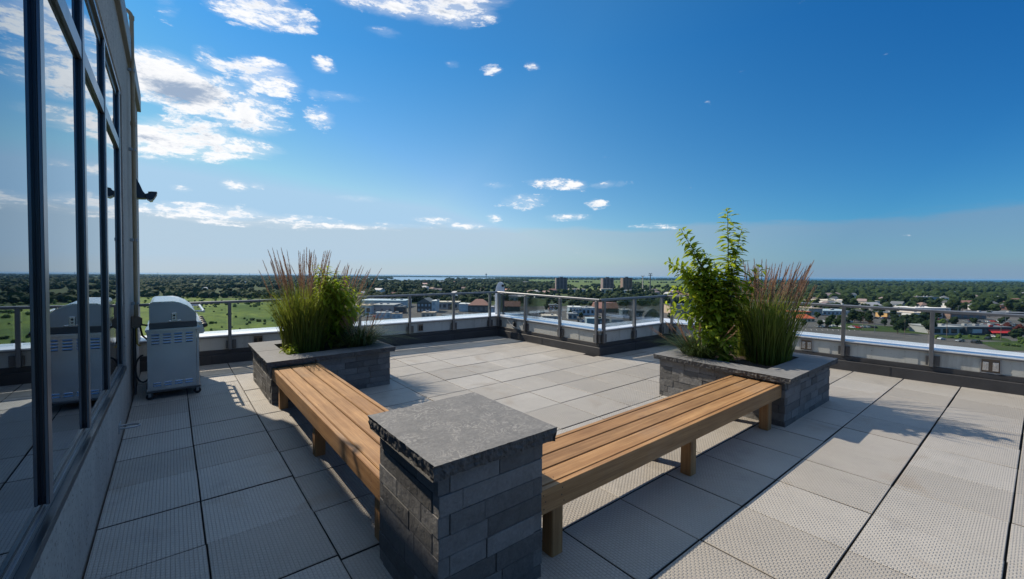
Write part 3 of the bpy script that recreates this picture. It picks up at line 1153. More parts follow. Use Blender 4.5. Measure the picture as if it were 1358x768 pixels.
def socket_box(k, t, wd, hh, label, open_lid):
    p = along(off_line(0.058), k, t)
    d = (PL[k + 1] - PL[k]).normalized()
    nn = Vector((-d.y, d.x))
    d3, n3 = Vector((d.x, d.y, 0)), Vector((nn.x, nn.y, 0))
    o = thing('outlet_box', label, 'outlet box', (p.x, p.y, fz(p.x, p.y) + 0.34), 'metal boxes set into the parapet panels')
    f = MB()
    for s in (-1, 1):
        q = p + d * s * wd / 2
        f.obox((q.x, q.y, 0.343), d3 * 0.014, n3 * 0.03, (0, 0, hh))
        f.obox((p.x, p.y, 0.343 + s * hh / 2), d3 * (wd - 0.014), n3 * 0.03, (0, 0, 0.014))
    f.build('box_frame', M['greymetal'], o)
    b = MB()
    b.obox((p.x, p.y, 0.343), d3 * (wd - .016), n3 * 0.01, (0, 0, hh - .016))
    b.build('back_plate', M['bronze'], o)
    for s in (-0.25, 0.25):
        q = p + d * s * wd - nn * 0.012
        m = MB()
        m.obox((q.x, q.y, 0.335), d3 * wd * 0.3, n3 * 0.03, (0, 0, hh * 0.6))
        m.obox((q.x - nn.x * .016, q.y - nn.y * .016, 0.355), d3 * wd * 0.12, n3 * 0.012, (0, 0, hh * 0.16))
        m.build('outlet_cover', M['steel'] if open_lid else M['black'], o, bevel=0.003)


socket_box(0, 0.265, 0.15, 0.19, 'dark bronze outlet box in the parapet just left of the far planter', False)
socket_box(0, 0.712, 0.12, 0.16, 'small bronze outlet box in the far parapet right of the tall grass', False)
socket_box(1, 0.21, 0.11, 0.16, 'dark outlet box in the notch parapet near its far corner', False)
socket_box(3, 0.265, 0.17, 0.19, 'shiny metal outlet box in the parapet right behind the right planter', True)
socket_box(3, 0.485, 0.19, 0.20, 'shiny metal outlet box in the parapet at the right edge', True)

# cable hanging from the notch outlet
pz = along(off_line(0.035), 1, 0.12)
cb = MB()
dd = (PL[2] - PL[1]).normalized()
cb.tube([(pz.x + dd.x * s - .006, pz.y + dd.y * s, 0.43 - 1.1 * s * (0.5 - s) - 0.30 * s) for s in [i * .04 for i in range(9)]], 0.006, 6)
tag(cb.build('cable', M['greymetal'], smooth=True), 'thin grey cable drooping on the white panel by the far parapet corner', 'cable')

# white gooseneck vent behind the far corner
gv = thing('roof_vent', 'white hooded gooseneck vent with a round dark opening behind the railing corner', 'roof vent', (6.38, 8.50, 0.5))
d = ray(663, 380)
vx, vy = d.x / d.y * 8.62, 8.62
rr = Vector((rt.x, rt.y, 0)).normalized()
gn = Vector((-rr.y, rr.x, 0))
gv.location = (vx, vy, 0.5)
b = Vector((vx, vy, 0))
prof = []
body = MB()
outl = [(-0.125, 1.10), (-0.115, 1.30), (-0.095, 1.44), (-0.055, 1.535), (0.0, 1.575), (0.055, 1.56), (0.095, 1.51), (0.112, 1.44), (0.112, 1.27), (-0.045, 1.27), (-0.055, 1.10)]
vs = []
for s in (-0.5, 0.5):
    for o_, h in outl:
        q = b + rr * o_ + gn * (0.20 * s)
        vs.append((q.x, q.y, h))
n = len(outl)
body.add(vs, [list(range(n)), list(range(n, 2 * n))[::-1]] + [[(i + 1) % n, i, n + i, n + (i + 1) % n] for i in range(n)])
body.build('hood', M['white'], gv, shear=False, bevel=0.012, seg=2, smooth=True)
m = MB()
q = b + rr * 0.03 - gn * 0.115
m.obox((q.x, q.y, 1.355), rr * 0.13, gn * 0.03, (0, 0, 0.14))
m.build('access_panel', M['white'], gv, shear=False, bevel=0.01, seg=2)
m = MB()
q = b + rr * 0.075 - gn * 0.098
m.cyl(q, q - gn * 0.02, 0.032, 20)
for v in m.v:
    v.z += 1.475
m.build('opening', M['black'], gv, shear=False)
m = MB()
q = b + rr * 0.03
m.obox((q.x, q.y, 0.88), rr * 0.15, gn * 0.17, (0, 0, 0.78))
m.build('vent_base', M['navy'], gv, shear=False)
m = MB()
q = b - rr * 0.088
m.obox((q.x, q.y, 0.80), rr * 0.06, gn * 0.16, (0, 0, 0.62))
m.build('pipe', M['white'], gv, shear=False, bevel=.006)

# ================================================================== GRILL
gr = thing('grill', 'stainless steel gas grill with closed hood on castors against the window wall', 'grill', (0.02, 7.7, fz(.02, 7.7)))
GY0, GY1 = 7.05, 8.36
mb = MB()
mb.box(-.245, .255, GY0, GY1, 0.118, 0.862)
mb.build('cabinet', M['steel'], gr, bevel=0.006, seg=2)
mb = MB()
for y in (GY0 - .004, GY1 - .03):
    mb.box(.256, .288, y, y + .034, 0.10, 0.862)
mb.build('corner_post', M['steel'], gr, bevel=0.004)
mb = MB()
mb.box(-.25, .25, GY0 - .016, GY0 - .001, 0.84, 0.865)
mb.build('top_trim', M['steel'], gr, bevel=0.002)
mb = MB()
for r_ in range(4):
    for c_ in range(4):
        xx = -.205 + c_ * .115
        mb.obox((xx + .042, GY0 - .003, 0.826 - r_ * 0.036), (.085 - (0.01 if c_ == 3 else 0), 0, 0), (0, 0.012, -0.006), (0, 0.004, 0.012))
mb.build('upper_vent', M['steel'], gr, bevel=0.002)
mb = MB()
for r_ in range(2):
    for c_ in range(4):
        xx = -.19 + c_ * .108
        mb.obox((xx + .04, GY0 - .005, 0.205 - r_ * 0.032), (.08, 0, 0), (0, 0.014, -0.008), (0, 0.006, 0.014))
mb.build('lower_vent', M['steel'], gr, bevel=0.002)
mb = MB()
for r_ in range(4):
    for c_ in range(4):
        xx = -.205 + c_ * .115
        mb.box(xx + .004, xx + .078, GY0 - .0015, GY0 + .001, 0.812 - r_ * 0.036, 0.820 - r_ * 0.036)
mb.build('vent_slots', M['black'], gr)
MB().box(-.262, .30, GY0 - .035, GY1 + .03, 0.866, 0.902).build('side_shelf', M['steel'], gr, bevel=0.007, seg=2)
MB().box(-.225, .262, GY0 + .03, GY1 - .03, 0.902, 0.972).build('firebox', M['steeldark'], gr, bevel=0.004)
hp = [(-.222, .975), (.262, .975), (.262, 1.075), (.235, 1.115), (.165, 1.185), (.085, 1.228), (.02, 1.246), (-.18, 1.246), (-.212, 1.232), (-.222, 1.205)]
hood = MB().prism(hp, 1, GY0 + .04, GY1 - .04).build('hood', M['steel'], gr, bevel=0.006, seg=2)
MB().prism([(-.218, .978), (.256, .978), (.256, 1.07), (.228, 1.108), (.16, 1.176), (.082, 1.217), (.018, 1.234), (-.178, 1.234), (-.205, 1.222), (-.216, 1.2)], 1, GY0 + .034, GY0 + .039).build('hood_end', M['hoodend'], hood, local=False)
mb = MB().box(.0, .055, GY0 + .018, GY0 + .033, 0.985, 1.095).box(-.03, .10, GY0 + .022, GY0 + .033, 0.985, 1.0)
mb.build('hinge_plate', M['steel'], gr, bevel=0.003)
MB().cyl((.028, GY0 + .012, 1.062), (.028, GY0 + .019, 1.062), .012, 14).cyl((.028, GY0 + .012, 1.025), (.028, GY0 + .019, 1.025), .009, 14).build('bolt', M['black'], gr)
MB().tube([(.345, GY0 + .10, 1.088), (.345, GY1 - .10, 1.088)], 0.016, 12).build('handle', M['steel'], gr, smooth=True)
MB().tube([(.25, GY0 + .13, 1.095), (.345, GY0 + .13, 1.088)], 0.010, 8).tube([(.25, GY1 - .13, 1.095), (.345, GY1 - .13, 1.088)], 0.010, 8).build('handle_bracket', M['steel'], gr, smooth=True)
mb = MB().prism([(.262, .80), (.335, .80), (.352, .83), (.315, .962), (.262, .965)], 1, GY0 + .02, GY1 - .02)
mb.build('control_panel', M['steel'], gr, bevel=0.004)
for y in (7.16, 7.40, 7.64, 7.88, 8.14):
    MB().tube([(.332, y, .895), (.352, y, .900), (.375, y, .907), (.385, y, .91)], [.034, .034, .027, .02], 16).build('knob', M['black'], gr, smooth=True)
MB().box(-.255, .30, GY0 - .01, GY1 + .01, 0.088, 0.117).build('base_tray', M['steeldark'], gr, bevel=0.004)
for x, y in ((-.225, GY0 + .04), (.265, GY0 + .04), (-.225, GY1 - .05), (.265, GY1 - .05)):
    wmb = MB().tube([(x, y - .016, .04), (x, y - .012, .04), (x, y + .012, .04), (x, y + .016, .04)], [.030, .040, .040, .030], 20)
    wh = wmb.build('castor', M['black'], gr, smooth=True)
    MB().box(x - .014, x + .014, y - .024, y - .018, .035, .09).box(x - .014, x + .014, y + .018, y + .024, .035, .09).build('castor_fork', M['greymetal'], wh, local=False)
hs = []
for t in range(15):
    a = R(90 + 20 * t)
    hs.append((-.255 + .075 * math.cos(a) - .03, GY0 + .10 - .004 * t, 0.40 + 0.17 * math.sin(a)))
hs.append((-.25, GY0 + .03, .14))
MB().tube(hs, 0.010, 8).build('hose', M['black'], gr, smooth=True)
MB().tube([(-.25, 7.55, .9), (-.33, 7.55, .92), (-.345, 7.9, .86), (-.33, 8.1, .7), (-.26, 8.2, .6)], 0.012, 8).build('hose', M['black'], gr, smooth=True)


# ================================================================== PLANTS
def blade(mb, base, az_, h, lean, droop, wid, r, seg=6, tone=0.5):
    d = Vector((math.cos(az_), math.sin(az_), 0))
    s = Vector((-d.y, d.x, 0))
    tw = r.uniform(-.6, .6)
    s = (s * math.cos(tw) + d * math.sin(tw))
    pts = []
    for i in range(seg + 1):
        t = i / seg
        out = lean * t + droop * t * t * t
        pts.append(Vector(base) + d * (h * out) + Vector((0, 0, h * (t - 0.55 * droop * t ** 3))))
    vs = []
    for i, p in enumerate(pts):
        t = i / seg
        wv = wid * (0.55 + 0.45 * min(1, t * 4)) * (1 - max(0, (t - 0.55) / 0.45) ** 1.3 * 0.93)
        vs += [p - s * wv / 2, p + s * wv / 2]
    mb.ct = tone
    mb.add(vs, [[2 * i, 2 * i + 1, 2 * i + 3, 2 * i + 2] for i in range(seg)])


def plume(mb, base, az_, h, lean, r, head=0.30, wid=0.012, fuzz=60, bend=0.06):
    d = Vector((math.cos(az_), math.sin(az_), 0))
    pts = []
    for i in range(9):
        t = i / 8
        pts.append(Vector(base) + d * (h * (lean * t + bend * t ** 3)) + Vector((0, 0, h * (t - 0.2 * bend * t ** 3))))
    mb.ct = 0.85
    mb.tube(pts, [0.0022 - 0.0012 * i / 8 for i in range(9)], 4, False)

    def at_(t):
        f = min(0.9999, max(0, t)) * 8
        i = int(f)
        return pts[i] + (pts[i + 1] - pts[i]) * (f - i)
    tdir = (pts[8] - pts[5]).normalized()
    hl = head / h
    for q in range(fuzz):
        u = q / fuzz
        t = 1 - hl * (1 - u)
        p = at_(t)
        a = r.uniform(0, 6.283)
        e = Vector((math.cos(a), math.sin(a), 0))
        spread = wid * math.sin(math.pi * min(1, 0.12 + u * 0.86)) ** 0.7
        tip = p + e * spread * r.uniform(0.4, 1.15) + tdir * r.uniform(0.016, 0.034)
        s = tdir.cross(e).normalized() * 0.0024
        mb.ct = r.random()
        mb.add([p - s, p + s, tip], [[0, 1, 2]])


def grass(name, label, group, cx, cy, n_blade, h, spread, n_plume, ph, seed, mat='blade', lean=0.22, droop=0.25, wid=0.008, rad=0.16, fuzz=60, head=0.30, pl_lean=0.13, bias=(0, 0)):
    r = random.Random(seed)
    base_h = 0.49
    t = thing(name, label, 'plant', (cx, cy, fz(cx, cy) + base_h), group)
    mb = MB()
    for i in range(n_blade):
        a = r.uniform(0, 6.283)
        q = rad * math.sqrt(r.random())
        b_ = (cx + q * math.cos(a), cy + q * math.sin(a), base_h - 0.02)
        a2 = a + r.gauss(0, 0.5)
        hh = h * r.uniform(0.55, 1.05)
        blade(mb, b_, a2, hh, lean * r.uniform(0.2, 1.3) * (0.3 + q / rad), droop * r.uniform(0.2, 1.8), wid * r.uniform(0.7, 1.2), r, 6, r.random())
    mb.build('leaves', M[mat], t)
    if n_plume:
        pm = MB()
        for i in range(n_plume):
            a = r.uniform(0, 6.283)
            q = rad * 0.8 * math.sqrt(r.random())
            b_ = (cx + q * math.cos(a), cy + q * math.sin(a), base_h)
            dx_, dy_ = math.cos(a) * (q / rad) + bias[0], math.sin(a) * (q / rad) + bias[1]
            plume(pm, b_, math.atan2(dy_, dx_), ph * r.uniform(0.74, 1.05), pl_lean * r.uniform(0.3, 1.4) * (0.4 + math.hypot(dx_, dy_)), r, head * r.uniform(0.8, 1.15), 0.024, int(fuzz * 1.5))
        pm.build('plumes', M['plume'], t)
    return t


def leaf(mb, p, d, nrm, L, W, tone, fold=0.25, curl=0.25):
    d = Vector(d).normalized()
    nrm = Vector(nrm)
    s = d.cross(nrm)
    if s.length < 1e-4:
        s = d.orthogonal()
    s.normalize()
    nn = s.cross(d).normalized()
    pts = []
    for t, wv in ((0.0, 0.06), (0.28, 0.8), (0.55, 1.0), (0.8, 0.62), (1.0, 0.04)):
        c = Vector(p) + d * (L * t) - nn * (curl * L * t * t)
        pts.append((c - s * W / 2 * wv + nn * (fold * W / 2 * wv), c, c + s * W / 2 * wv + nn * (fold * W / 2 * wv)))
    vs = [q for tr in pts for q in tr]
    fs = []
    for i in range(4):
        a = i * 3
        fs += [[a, a + 1, a + 4, a + 3], [a + 1, a + 2, a + 5, a + 4]]
    mb.ct = tone
    mb.add(vs, fs)


def shrub(name, label, cx, cy, shoots, seed, leafmat, L=0.07, W=0.045, base_h=0.49, stem=0.009, dens=0.026):
    """shoots: list of (tip offset x, y, height, leafy from) ; each stem is a part"""
    r = random.Random(seed)
    t = thing(name, label, 'shrub', (cx, cy, fz(cx, cy) + base_h))
    lm = MB()
    for (ox, oy, hh, frm, bend) in shoots:
        sm = MB()
        p0 = Vector((cx + r.uniform(-.05, .05), cy + r.uniform(-.05, .05), base_h - 0.02))
        p3 = Vector((cx + ox, cy + oy, base_h + hh))
        p1 = p0 + Vector((ox * 0.15 * (1 - bend), oy * 0.15 * (1 - bend), hh * (0.38 + 0.2 * bend)))
        p2 = p0 + Vector((ox * (0.55 - 0.2 * bend), oy * (0.55 - 0.2 * bend), hh * (0.72 + 0.15 * bend)))
        N = 18
        pts = []
        for i in range(N + 1):
            s = i / N
            pts.append(p0 * (1 - s) ** 3 + p1 * 3 * s * (1 - s) ** 2 + p2 * 3 * s * s * (1 - s) + p3 * s ** 3 + Vector((r.uniform(-.006, .006), r.uniform(-.006, .006), 0)))
        sm.tube(pts, [stem * (1 - 0.78 * i / N) for i in range(N + 1)], 6)
        sm.build('stem', M['bark'], t, smooth=True)
        length = sum((pts[i + 1] - pts[i]).length for i in range(N))
        k = int(length * (1 - frm) / dens)
        ang = r.uniform(0, 6)
        for i in range(k):
            u = frm + (1 - frm) * (i + 0.5) / k
            f = u * N
            i0 = min(N - 1, int(f))
            p = pts[i0] + (pts[i0 + 1] - pts[i0]) * (f - i0)
            ax_ = (pts[i0 + 1] - pts[i0]).normalized()
            ang += 2.4
            side = ax_.orthogonal().normalized()
            side = Matrix.Rotation(ang, 3, ax_) @ side
            taper = 1.0 - 0.45 * max(0, (u - 0.75) / 0.25)
            for twig in range(2):
                dirn = (side * r.uniform(0.7, 1.1) + ax_ * r.uniform(0.1, 0.7) + Vector((0, 0, -0.25 * r.random())))
                q = p + dirn * (0.045 * twig * r.random())
                leaf(lm, q, dirn, Vector((r.uniform(-.35, .35), r.uniform(-.35, .35), 1)), L * taper * r.uniform(0.7, 1.25), W * taper * r.uniform(0.75, 1.15), min(1, max(0, r.gauss(0.5, 0.25))), 0.3, r.uniform(0.1, 0.6))
                side = Matrix.Rotation(2.6, 3, ax_) @ side
    lm.build('foliage', M[leafmat], t)
    return t


GP = 'ornamental grasses in the stone planters'
# far planter
grass('feather_grass', 'tall full feather grass with pink brown plumes in the far planter', GP, 1.50, 6.66, 1150, 1.10, 0.2, 80, 1.42, 31, 'blade', 0.13, 0.20, 0.010, 0.27, 95, 0.36, 0.17)
grass('fountain_grass', 'low dark fountain grass spilling over the right end of the far planter', GP, 2.20, 6.38, 800, 0.52, 0.2, 34, 0.54, 32, 'fountain', 0.55, 0.75, 0.007, 0.16, 40, 0.14, 0.55)
shrub('leafy_shrub', 'yellow green leafy shrub growing up through the right side of the far planter grass', 1.80, 6.58,
      [(-.16, -.10, 1.22, .2, .2), (.02, .06, 1.22, .2, .2), (.22, -.16, 1.08, .2, .4), (.34, -.30, .84, .15, .6), (.10, -.05, 1.15, .2, .3), (.32, -.08, .92, .2, .5), (-.05, -.3, 1.05, .3, .4),
       (.10, -.30, .95, .2, .5), (.28, -.36, .64, .1, .6), (.40, -.20, .60, .1, .6), (-.05, .2, 1.0, .2, .3), (.18, .1, 1.0, .2, .3), (0, -.2, 1.0, .2, .3), (.2, -.3, .8, .1, .5), (-.2, -.3, .9, .3, .4), (.3, .05, .8, .2, .4)], 41, 'leaf', 0.135, 0.055, dens=0.022)
grass('feather_grass', 'shorter feather grass clump with brown plumes behind the leafy shrub of the far planter', GP, 1.92, 6.82, 700, 1.0, 0.2, 45, 1.22, 38, 'blade', 0.24, 0.24, 0.010, 0.22, 95, 0.34, 0.26, (0.3, -0.1))
shrub('weedy_plant', 'small bright weed at the left corner of the far planter', 1.27, 6.36, [(-.10, -.12, .10, .1, .5), (.02, -.10, .13, .1, .5), (-.12, .06, .11, .1, .5), (.06, .05, .15, .1, .5)], 42, 'leaf', 0.06, 0.03, 0.495, 0.004, 0.02)
# right planter
Lx, Ly = -0.78, 0.625        # towards the left of the picture
shrub('young_tree', 'bright green young tree with three leafy shoots in the right planter', 5.72, 2.62,
      [(Lx * .62, Ly * .62, 1.73, .12, .35), (.02 + .02, .03, 2.00, .18, .1), (.20, -.10, 1.74, .22, .15), (Lx * .66, Ly * .66, 1.27, .15, .55), (Lx * .5, Ly * .5, 1.02, .2, .5), (-.05, -.15, 1.38, .2, .2),
       (Lx * .30, Ly * .30, 1.42, .2, .3), (.05, .2, 1.3, .2, .2), (Lx * .46, Ly * .46, .72, .2, .6), (.36, -.30, 1.22, .35, .35), (Lx * .3, Ly * .3 - .15, .8, .2, .5), (.1, -.05, 1.45, .2, .2), (Lx * .2, Ly * .2, 1.1, .2, .3),
       (Lx * .4, Ly * .4, 1.25, .2, .4), (Lx * .55, Ly * .55, 1.1, .3, .5), (Lx * .72, Ly * .72, .95, .3, .6), (Lx * .78, Ly * .78, 1.30, .35, .5), (Lx * .8, Ly * .8, .72, .3, .7), (Lx * .5, Ly * .5, 1.5, .3, .3)],
      43, 'leaf', 0.145, 0.070, 0.49, 0.012, 0.024)
grass('feather_grass', 'tall feather grass leaning right with tan plumes in front of the young tree', GP, 6.02, 2.22, 950, 1.02, 0.2, 60, 1.28, 33, 'blade', 0.16, 0.14, 0.010, 0.25, 95, 0.34, 0.18, (0.25, -0.25))
grass('feather_grass', 'tall feather grass with tan plumes at the back right of the right planter', GP, 6.26, 2.54, 520, 0.94, 0.2, 46, 1.22, 34, 'blade', 0.2, 0.18, 0.010, 0.20, 95, 0.34, 0.28, (0.5, -0.4))
grass('fountain_grass', 'low fountain grass with brown heads at the left end of the right planter', GP, 5.50, 2.86, 900, 0.46, 0.2, 26, 0.52, 35, 'fountain', 0.6, 0.6, 0.007, 0.16, 40, 0.14, 0.75, (-0.3, 0.2))
shrub('leafy_shrub', 'low light green shrub at the foot of the young tree', 5.60, 2.54, [(Lx * .5, Ly * .5, .46, .1, .5), (Lx * .55, Ly * .55 - .1, .38, .1, .5), (Lx * .42, Ly * .42 - .15, .5, .1, .4), (Lx * .32, Ly * .32, .42, .1, .5), (Lx * .4, Ly * .4 - .1, .34, .1, .5), (-.1, -.12, .36, .1, .5), (Lx * .2, Ly * .2, .5, .1, .4), (0.05, -.12, .3, .1, .5), (-.25, -.05, .3, .1, .6)], 44, 'leaf', 0.09, 0.055, 0.49, 0.006, 0.025)

# ================================================================== THE LAND BELOW
GZ = -33.0
HG = EYE - GZ


def g(px, py, z=GZ):
    d = ray(px, py)
    return Vector((0, 0, EYE)) + d * ((z - EYE) / d.z)


def hor(px):
    return 365.67 + (px - 679) * 0.00706


def gd(px, dist, z=GZ):
    """the ground point in the direction of a picture column, dist metres along the view axis"""
    k = ray(px, hor(px))
    return Vector((k.x * dist, k.y * dist, z))


def axis_dist(p):
    return (p - Vector((0, 0, EYE))).dot(fw)


def ground_mat(name, ca, cb, cc, s1, s2):
    k = new_mat(name)
    p = k.geo.outputs['Position']
    if name == 'meadow_grass':
        p = k.mapping(p, (1.0, 0.38, 1.0), (0, 0, R(38)))
    a = k.noise(p, s1, 6, 0.6)
    b = k.noise(p, s2, 5, 0.65)
    c = k.mix(k.rng(a, 0.35, 0.65, 0, 1), ca, cb)
    c = k.mix(k.rng(b, 0.45, 0.70, 0, 0.8), c, cc)
    k.put(k.bsdf.inputs['Base Color'], c)
    k.bsdf.inputs['Roughness'].default_value = 0.95
    k.bsdf.inputs['Specular IOR Level'].default_value = 0.1
    return k.mat


M['land'] = ground_mat('land', (0.030, 0.052, 0.018), (0.050, 0.075, 0.025), (0.075, 0.070, 0.045), 0.006, 0.05)
M['meadow'] = ground_mat('meadow_grass', (0.050, 0.092, 0.018), (0.140, 0.185, 0.034), (0.032, 0.058, 0.015), 0.03, 0.15)
M['field'] = ground_mat('crop_field', (0.085, 0.125, 0.035), (0.115, 0.145, 0.05), (0.06, 0.095, 0.03), 0.004, 0.02)
M['lawn'] = ground_mat('lawn', (0.028, 0.054, 0.013), (0.042, 0.07, 0.018), (0.06, 0.07, 0.032), 0.02, 0.2)
M['asphalt'] = ground_mat('asphalt', (0.075, 0.073, 0.072), (0.10, 0.098, 0.095), (0.13, 0.12, 0.11), 0.02, 0.15)
M['paint'] = simple('road_paint', (0.62, 0.62, 0.60), 0.7)
M['kerb'] = simple('kerb_stone', (0.33, 0.32, 0.30), 0.85)


def water_mat(name, col, rough):
    k = new_mat(name)
    k.bsdf.inputs['Base Color'].default_value = (*col, 1)
    k.bsdf.inputs['Roughness'].default_value = rough
    k.bsdf.inputs['Specular IOR Level'].default_value = 0.25
    k.put(k.bsdf.inputs['Normal'], k.bump(k.noise(k.mapping(k.geo.outputs['Position'], (0.02, 0.05, 0.02)), 1, 4), 0.6, 6.0))
    return k.mat


M['sea'] = water_mat('sea_water', (0.012, 0.075, 0.14), 0.75)
M['lake'] = water_mat('lake_water', (0.16, 0.27, 0.38), 0.6)


def sheet(name, pts, z, mat, label):
    mb = MB()
    mb.add([(p.x, p.y, z) for p in pts], [list(range(len(pts)))])
    o = mb.build(name, mat, None, shear=False)
    if o.data.polygons[0].normal.z < 0:
        o.data.flip_normals()
    return tag(o, label, None, None, 'structure')


RG = 21000
circ = [Vector((RG * math.cos(2 * math.pi * i / 96), RG * math.sin(2 * math.pi * i / 96), 0)) for i in range(96)]
sheet('ground', circ, GZ, M['land'], 'flat green and brown land below the tower')
sheet('sea', [gd(900, 5400), gd(1000, 5000), gd(1700, 4800), gd(1900, 15000), gd(1300, 15000), gd(679, 15500), gd(300, 16000), gd(300, 10500), gd(679, 9600)], GZ + 0.6, M['sea'], 'dark blue sea along the horizon on the right')
sheet('lake', [gd(470, 3300), gd(505, 2900), gd(548, 2500), gd(560, 2450), gd(575, 2900), gd(605, 2900), gd(625, 3600), gd(665, 5000), gd(655, 6800), gd(560, 7000), gd(430, 6500)], GZ + 0.5, M['lake'], 'pale blue lake behind the woods left of the railing corner')
sheet('meadow', [gd(150, 640), gd(300, 600), gd(480, 560), gd(470, 250), gd(440, 120), gd(60, 120), gd(60, 640)], GZ + 0.10, M['meadow'], 'bright green meadow below the left part of the terrace')
sheet('field', [gd(668, 2600), gd(745, 1050), gd(795, 960), gd(905, 980), gd(960, 1500), gd(930, 3900), gd(700, 4200)], GZ + 0.12, M['field'], 'pale green farm fields behind the apartment towers')
sheet('field', [gd(560, 1500), gd(585, 1380), gd(588, 1650), gd(566, 1800)], GZ + 0.12, M['field'], 'small sunny green field near the lake shore')
sheet('field', [gd(820, 880), gd(900, 900), gd(905, 935), gd(815, 930)], GZ + 0.14, M['lawn'], 'strip of grass in front of the white long building')
sheet('parking_lot', [gd(455, 480), gd(560, 520), gd(700, 480), gd(930, 560), gd(960, 180), gd(455, 180)], GZ + 0.16, M['asphalt'], 'grey asphalt yards between the industrial buildings')
sheet('parking_lot', [gd(1020, 470), gd(1180, 470), gd(1370, 520), gd(1600, 520), gd(1600, 150), gd(1000, 150)], GZ + 0.16, M['asphalt'], 'grey asphalt car parks around the shops on the right')
for nm, pts, lab in (
        ('lawn', [gd(1095, 345), gd(1150, 315), gd(1238, 290), gd(1238, 262), gd(1100, 290)], 'grass under the trees beside the car park'),
        ('lawn', [gd(1236, 258), gd(1310, 262), gd(1340, 245), gd(1345, 236), gd(1236, 249)], 'grass strip before the dark shop with the red awning'),
        ('lawn', [gd(1216, 345), gd(1252, 345), gd(1262, 330), gd(1216, 328)], 'small grass island beside the pale storefront'),
        ('lawn', [gd(640, 330), gd(690, 330), gd(700, 300), gd(640, 300)], 'weedy grass beside the yard below the corner'),
        ('lawn', [gd(770, 305), gd(830, 300), gd(838, 268), gd(770, 268)], 'grass beside the blue grey sheds'),
        ('lawn', [gd(1300, 232), gd(1370, 238), gd(1400, 205), gd(1330, 205)], 'grass bed at the far right of the car park')):
    sheet(nm, pts, GZ + 0.30, M['lawn'], lab)


def road(name, pts, wd, z, label):
    mb = MB()
    L, Rr = [], []
    for i, p in enumerate(pts):
        d = (pts[min(i + 1, len(pts) - 1)] - pts[max(i - 1, 0)])
        d = Vector((d.x, d.y)).normalized()
        n = Vector((-d.y, d.x, 0))
        L.append(p + n * wd / 2)
        Rr.append(p - n * wd / 2)
    vs = [(q.x, q.y, z) for a in zip(L, Rr) for q in a]
    mb.add(vs, [[2 * i, 2 * i + 1, 2 * i + 3, 2 * i + 2] for i in range(len(pts) - 1)])
    o = mb.build(name, M['asphalt'], None, shear=False)
    return tag(o, label, None, None, 'structure')


road('road', [gd(1040, 268), gd(1140, 262), gd(1236, 240), gd(1358, 226), gd(1500, 215)], 9, GZ + 0.24, 'grey road passing in front of the shops on the right')
road('road', [gd(190, 1180), gd(215, 1260), gd(300, 1300), gd(420, 1350)], 14, GZ + 0.3, 'pale distant road left of the woods')
pm = MB()
for k in range(26):
    a = gd(1048 + k * 7.2, 285)
    b = gd(1048 + k * 7.2 + 1.5, 279)
    d = (b - a).normalized()
    n = Vector((-d.y, d.x, 0)) * 0.09
    pm.add([(a.x + n.x, a.y + n.y, GZ + .205), (b.x + n.x, b.y + n.y, GZ + .205), (b.x - n.x, b.y - n.y, GZ + .205), (a.x - n.x, a.y - n.y, GZ + .205)], [[3, 2, 1, 0]])
tag(pm.build('parking_markings', M['paint'], None, shear=False), 'white bay lines of the car park', None, None, 'structure')

# ------------------------------------------------------------------ trees
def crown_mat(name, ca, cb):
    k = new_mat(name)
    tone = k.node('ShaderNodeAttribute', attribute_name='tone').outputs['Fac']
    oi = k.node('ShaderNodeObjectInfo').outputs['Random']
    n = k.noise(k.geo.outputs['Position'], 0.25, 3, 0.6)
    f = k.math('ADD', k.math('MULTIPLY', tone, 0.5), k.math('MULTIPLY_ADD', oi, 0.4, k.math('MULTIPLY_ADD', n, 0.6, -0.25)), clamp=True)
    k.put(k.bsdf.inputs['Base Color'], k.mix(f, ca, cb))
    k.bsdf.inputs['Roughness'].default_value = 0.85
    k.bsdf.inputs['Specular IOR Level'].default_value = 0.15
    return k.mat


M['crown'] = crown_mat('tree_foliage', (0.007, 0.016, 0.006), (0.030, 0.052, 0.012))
M['scrub'] = crown_mat('scrub_foliage', (0.042, 0.074, 0.016), (0.105, 0.155, 0.032))
M['crown_red'] = crown_mat('red_foliage', (0.055, 0.012, 0.010), (0.12, 0.03, 0.02))
M['conifer'] = crown_mat('conifer_foliage', (0.010, 0.026, 0.011), (0.032, 0.060, 0.018))


def ico(c, r, seed, squash=0.8, sub=2, amp=0.3):
    bm = bmesh.new()
    bmesh.ops.create_icosphere(bm, subdivisions=sub, radius=1)
    vs = []
    for v in bm.verts:
        k = 1 + amp * noise.noise(v.co * 1.7 + Vector((seed, seed * 2, 0)))
        vs.append((c[0] + v.co.x * r * k, c[1] + v.co.y * r * k, c[2] + v.co.z * r * k * squash))
    fs = [[v.index for v in f.verts] for f in bm.faces]
    bm.free()
    return vs, fs


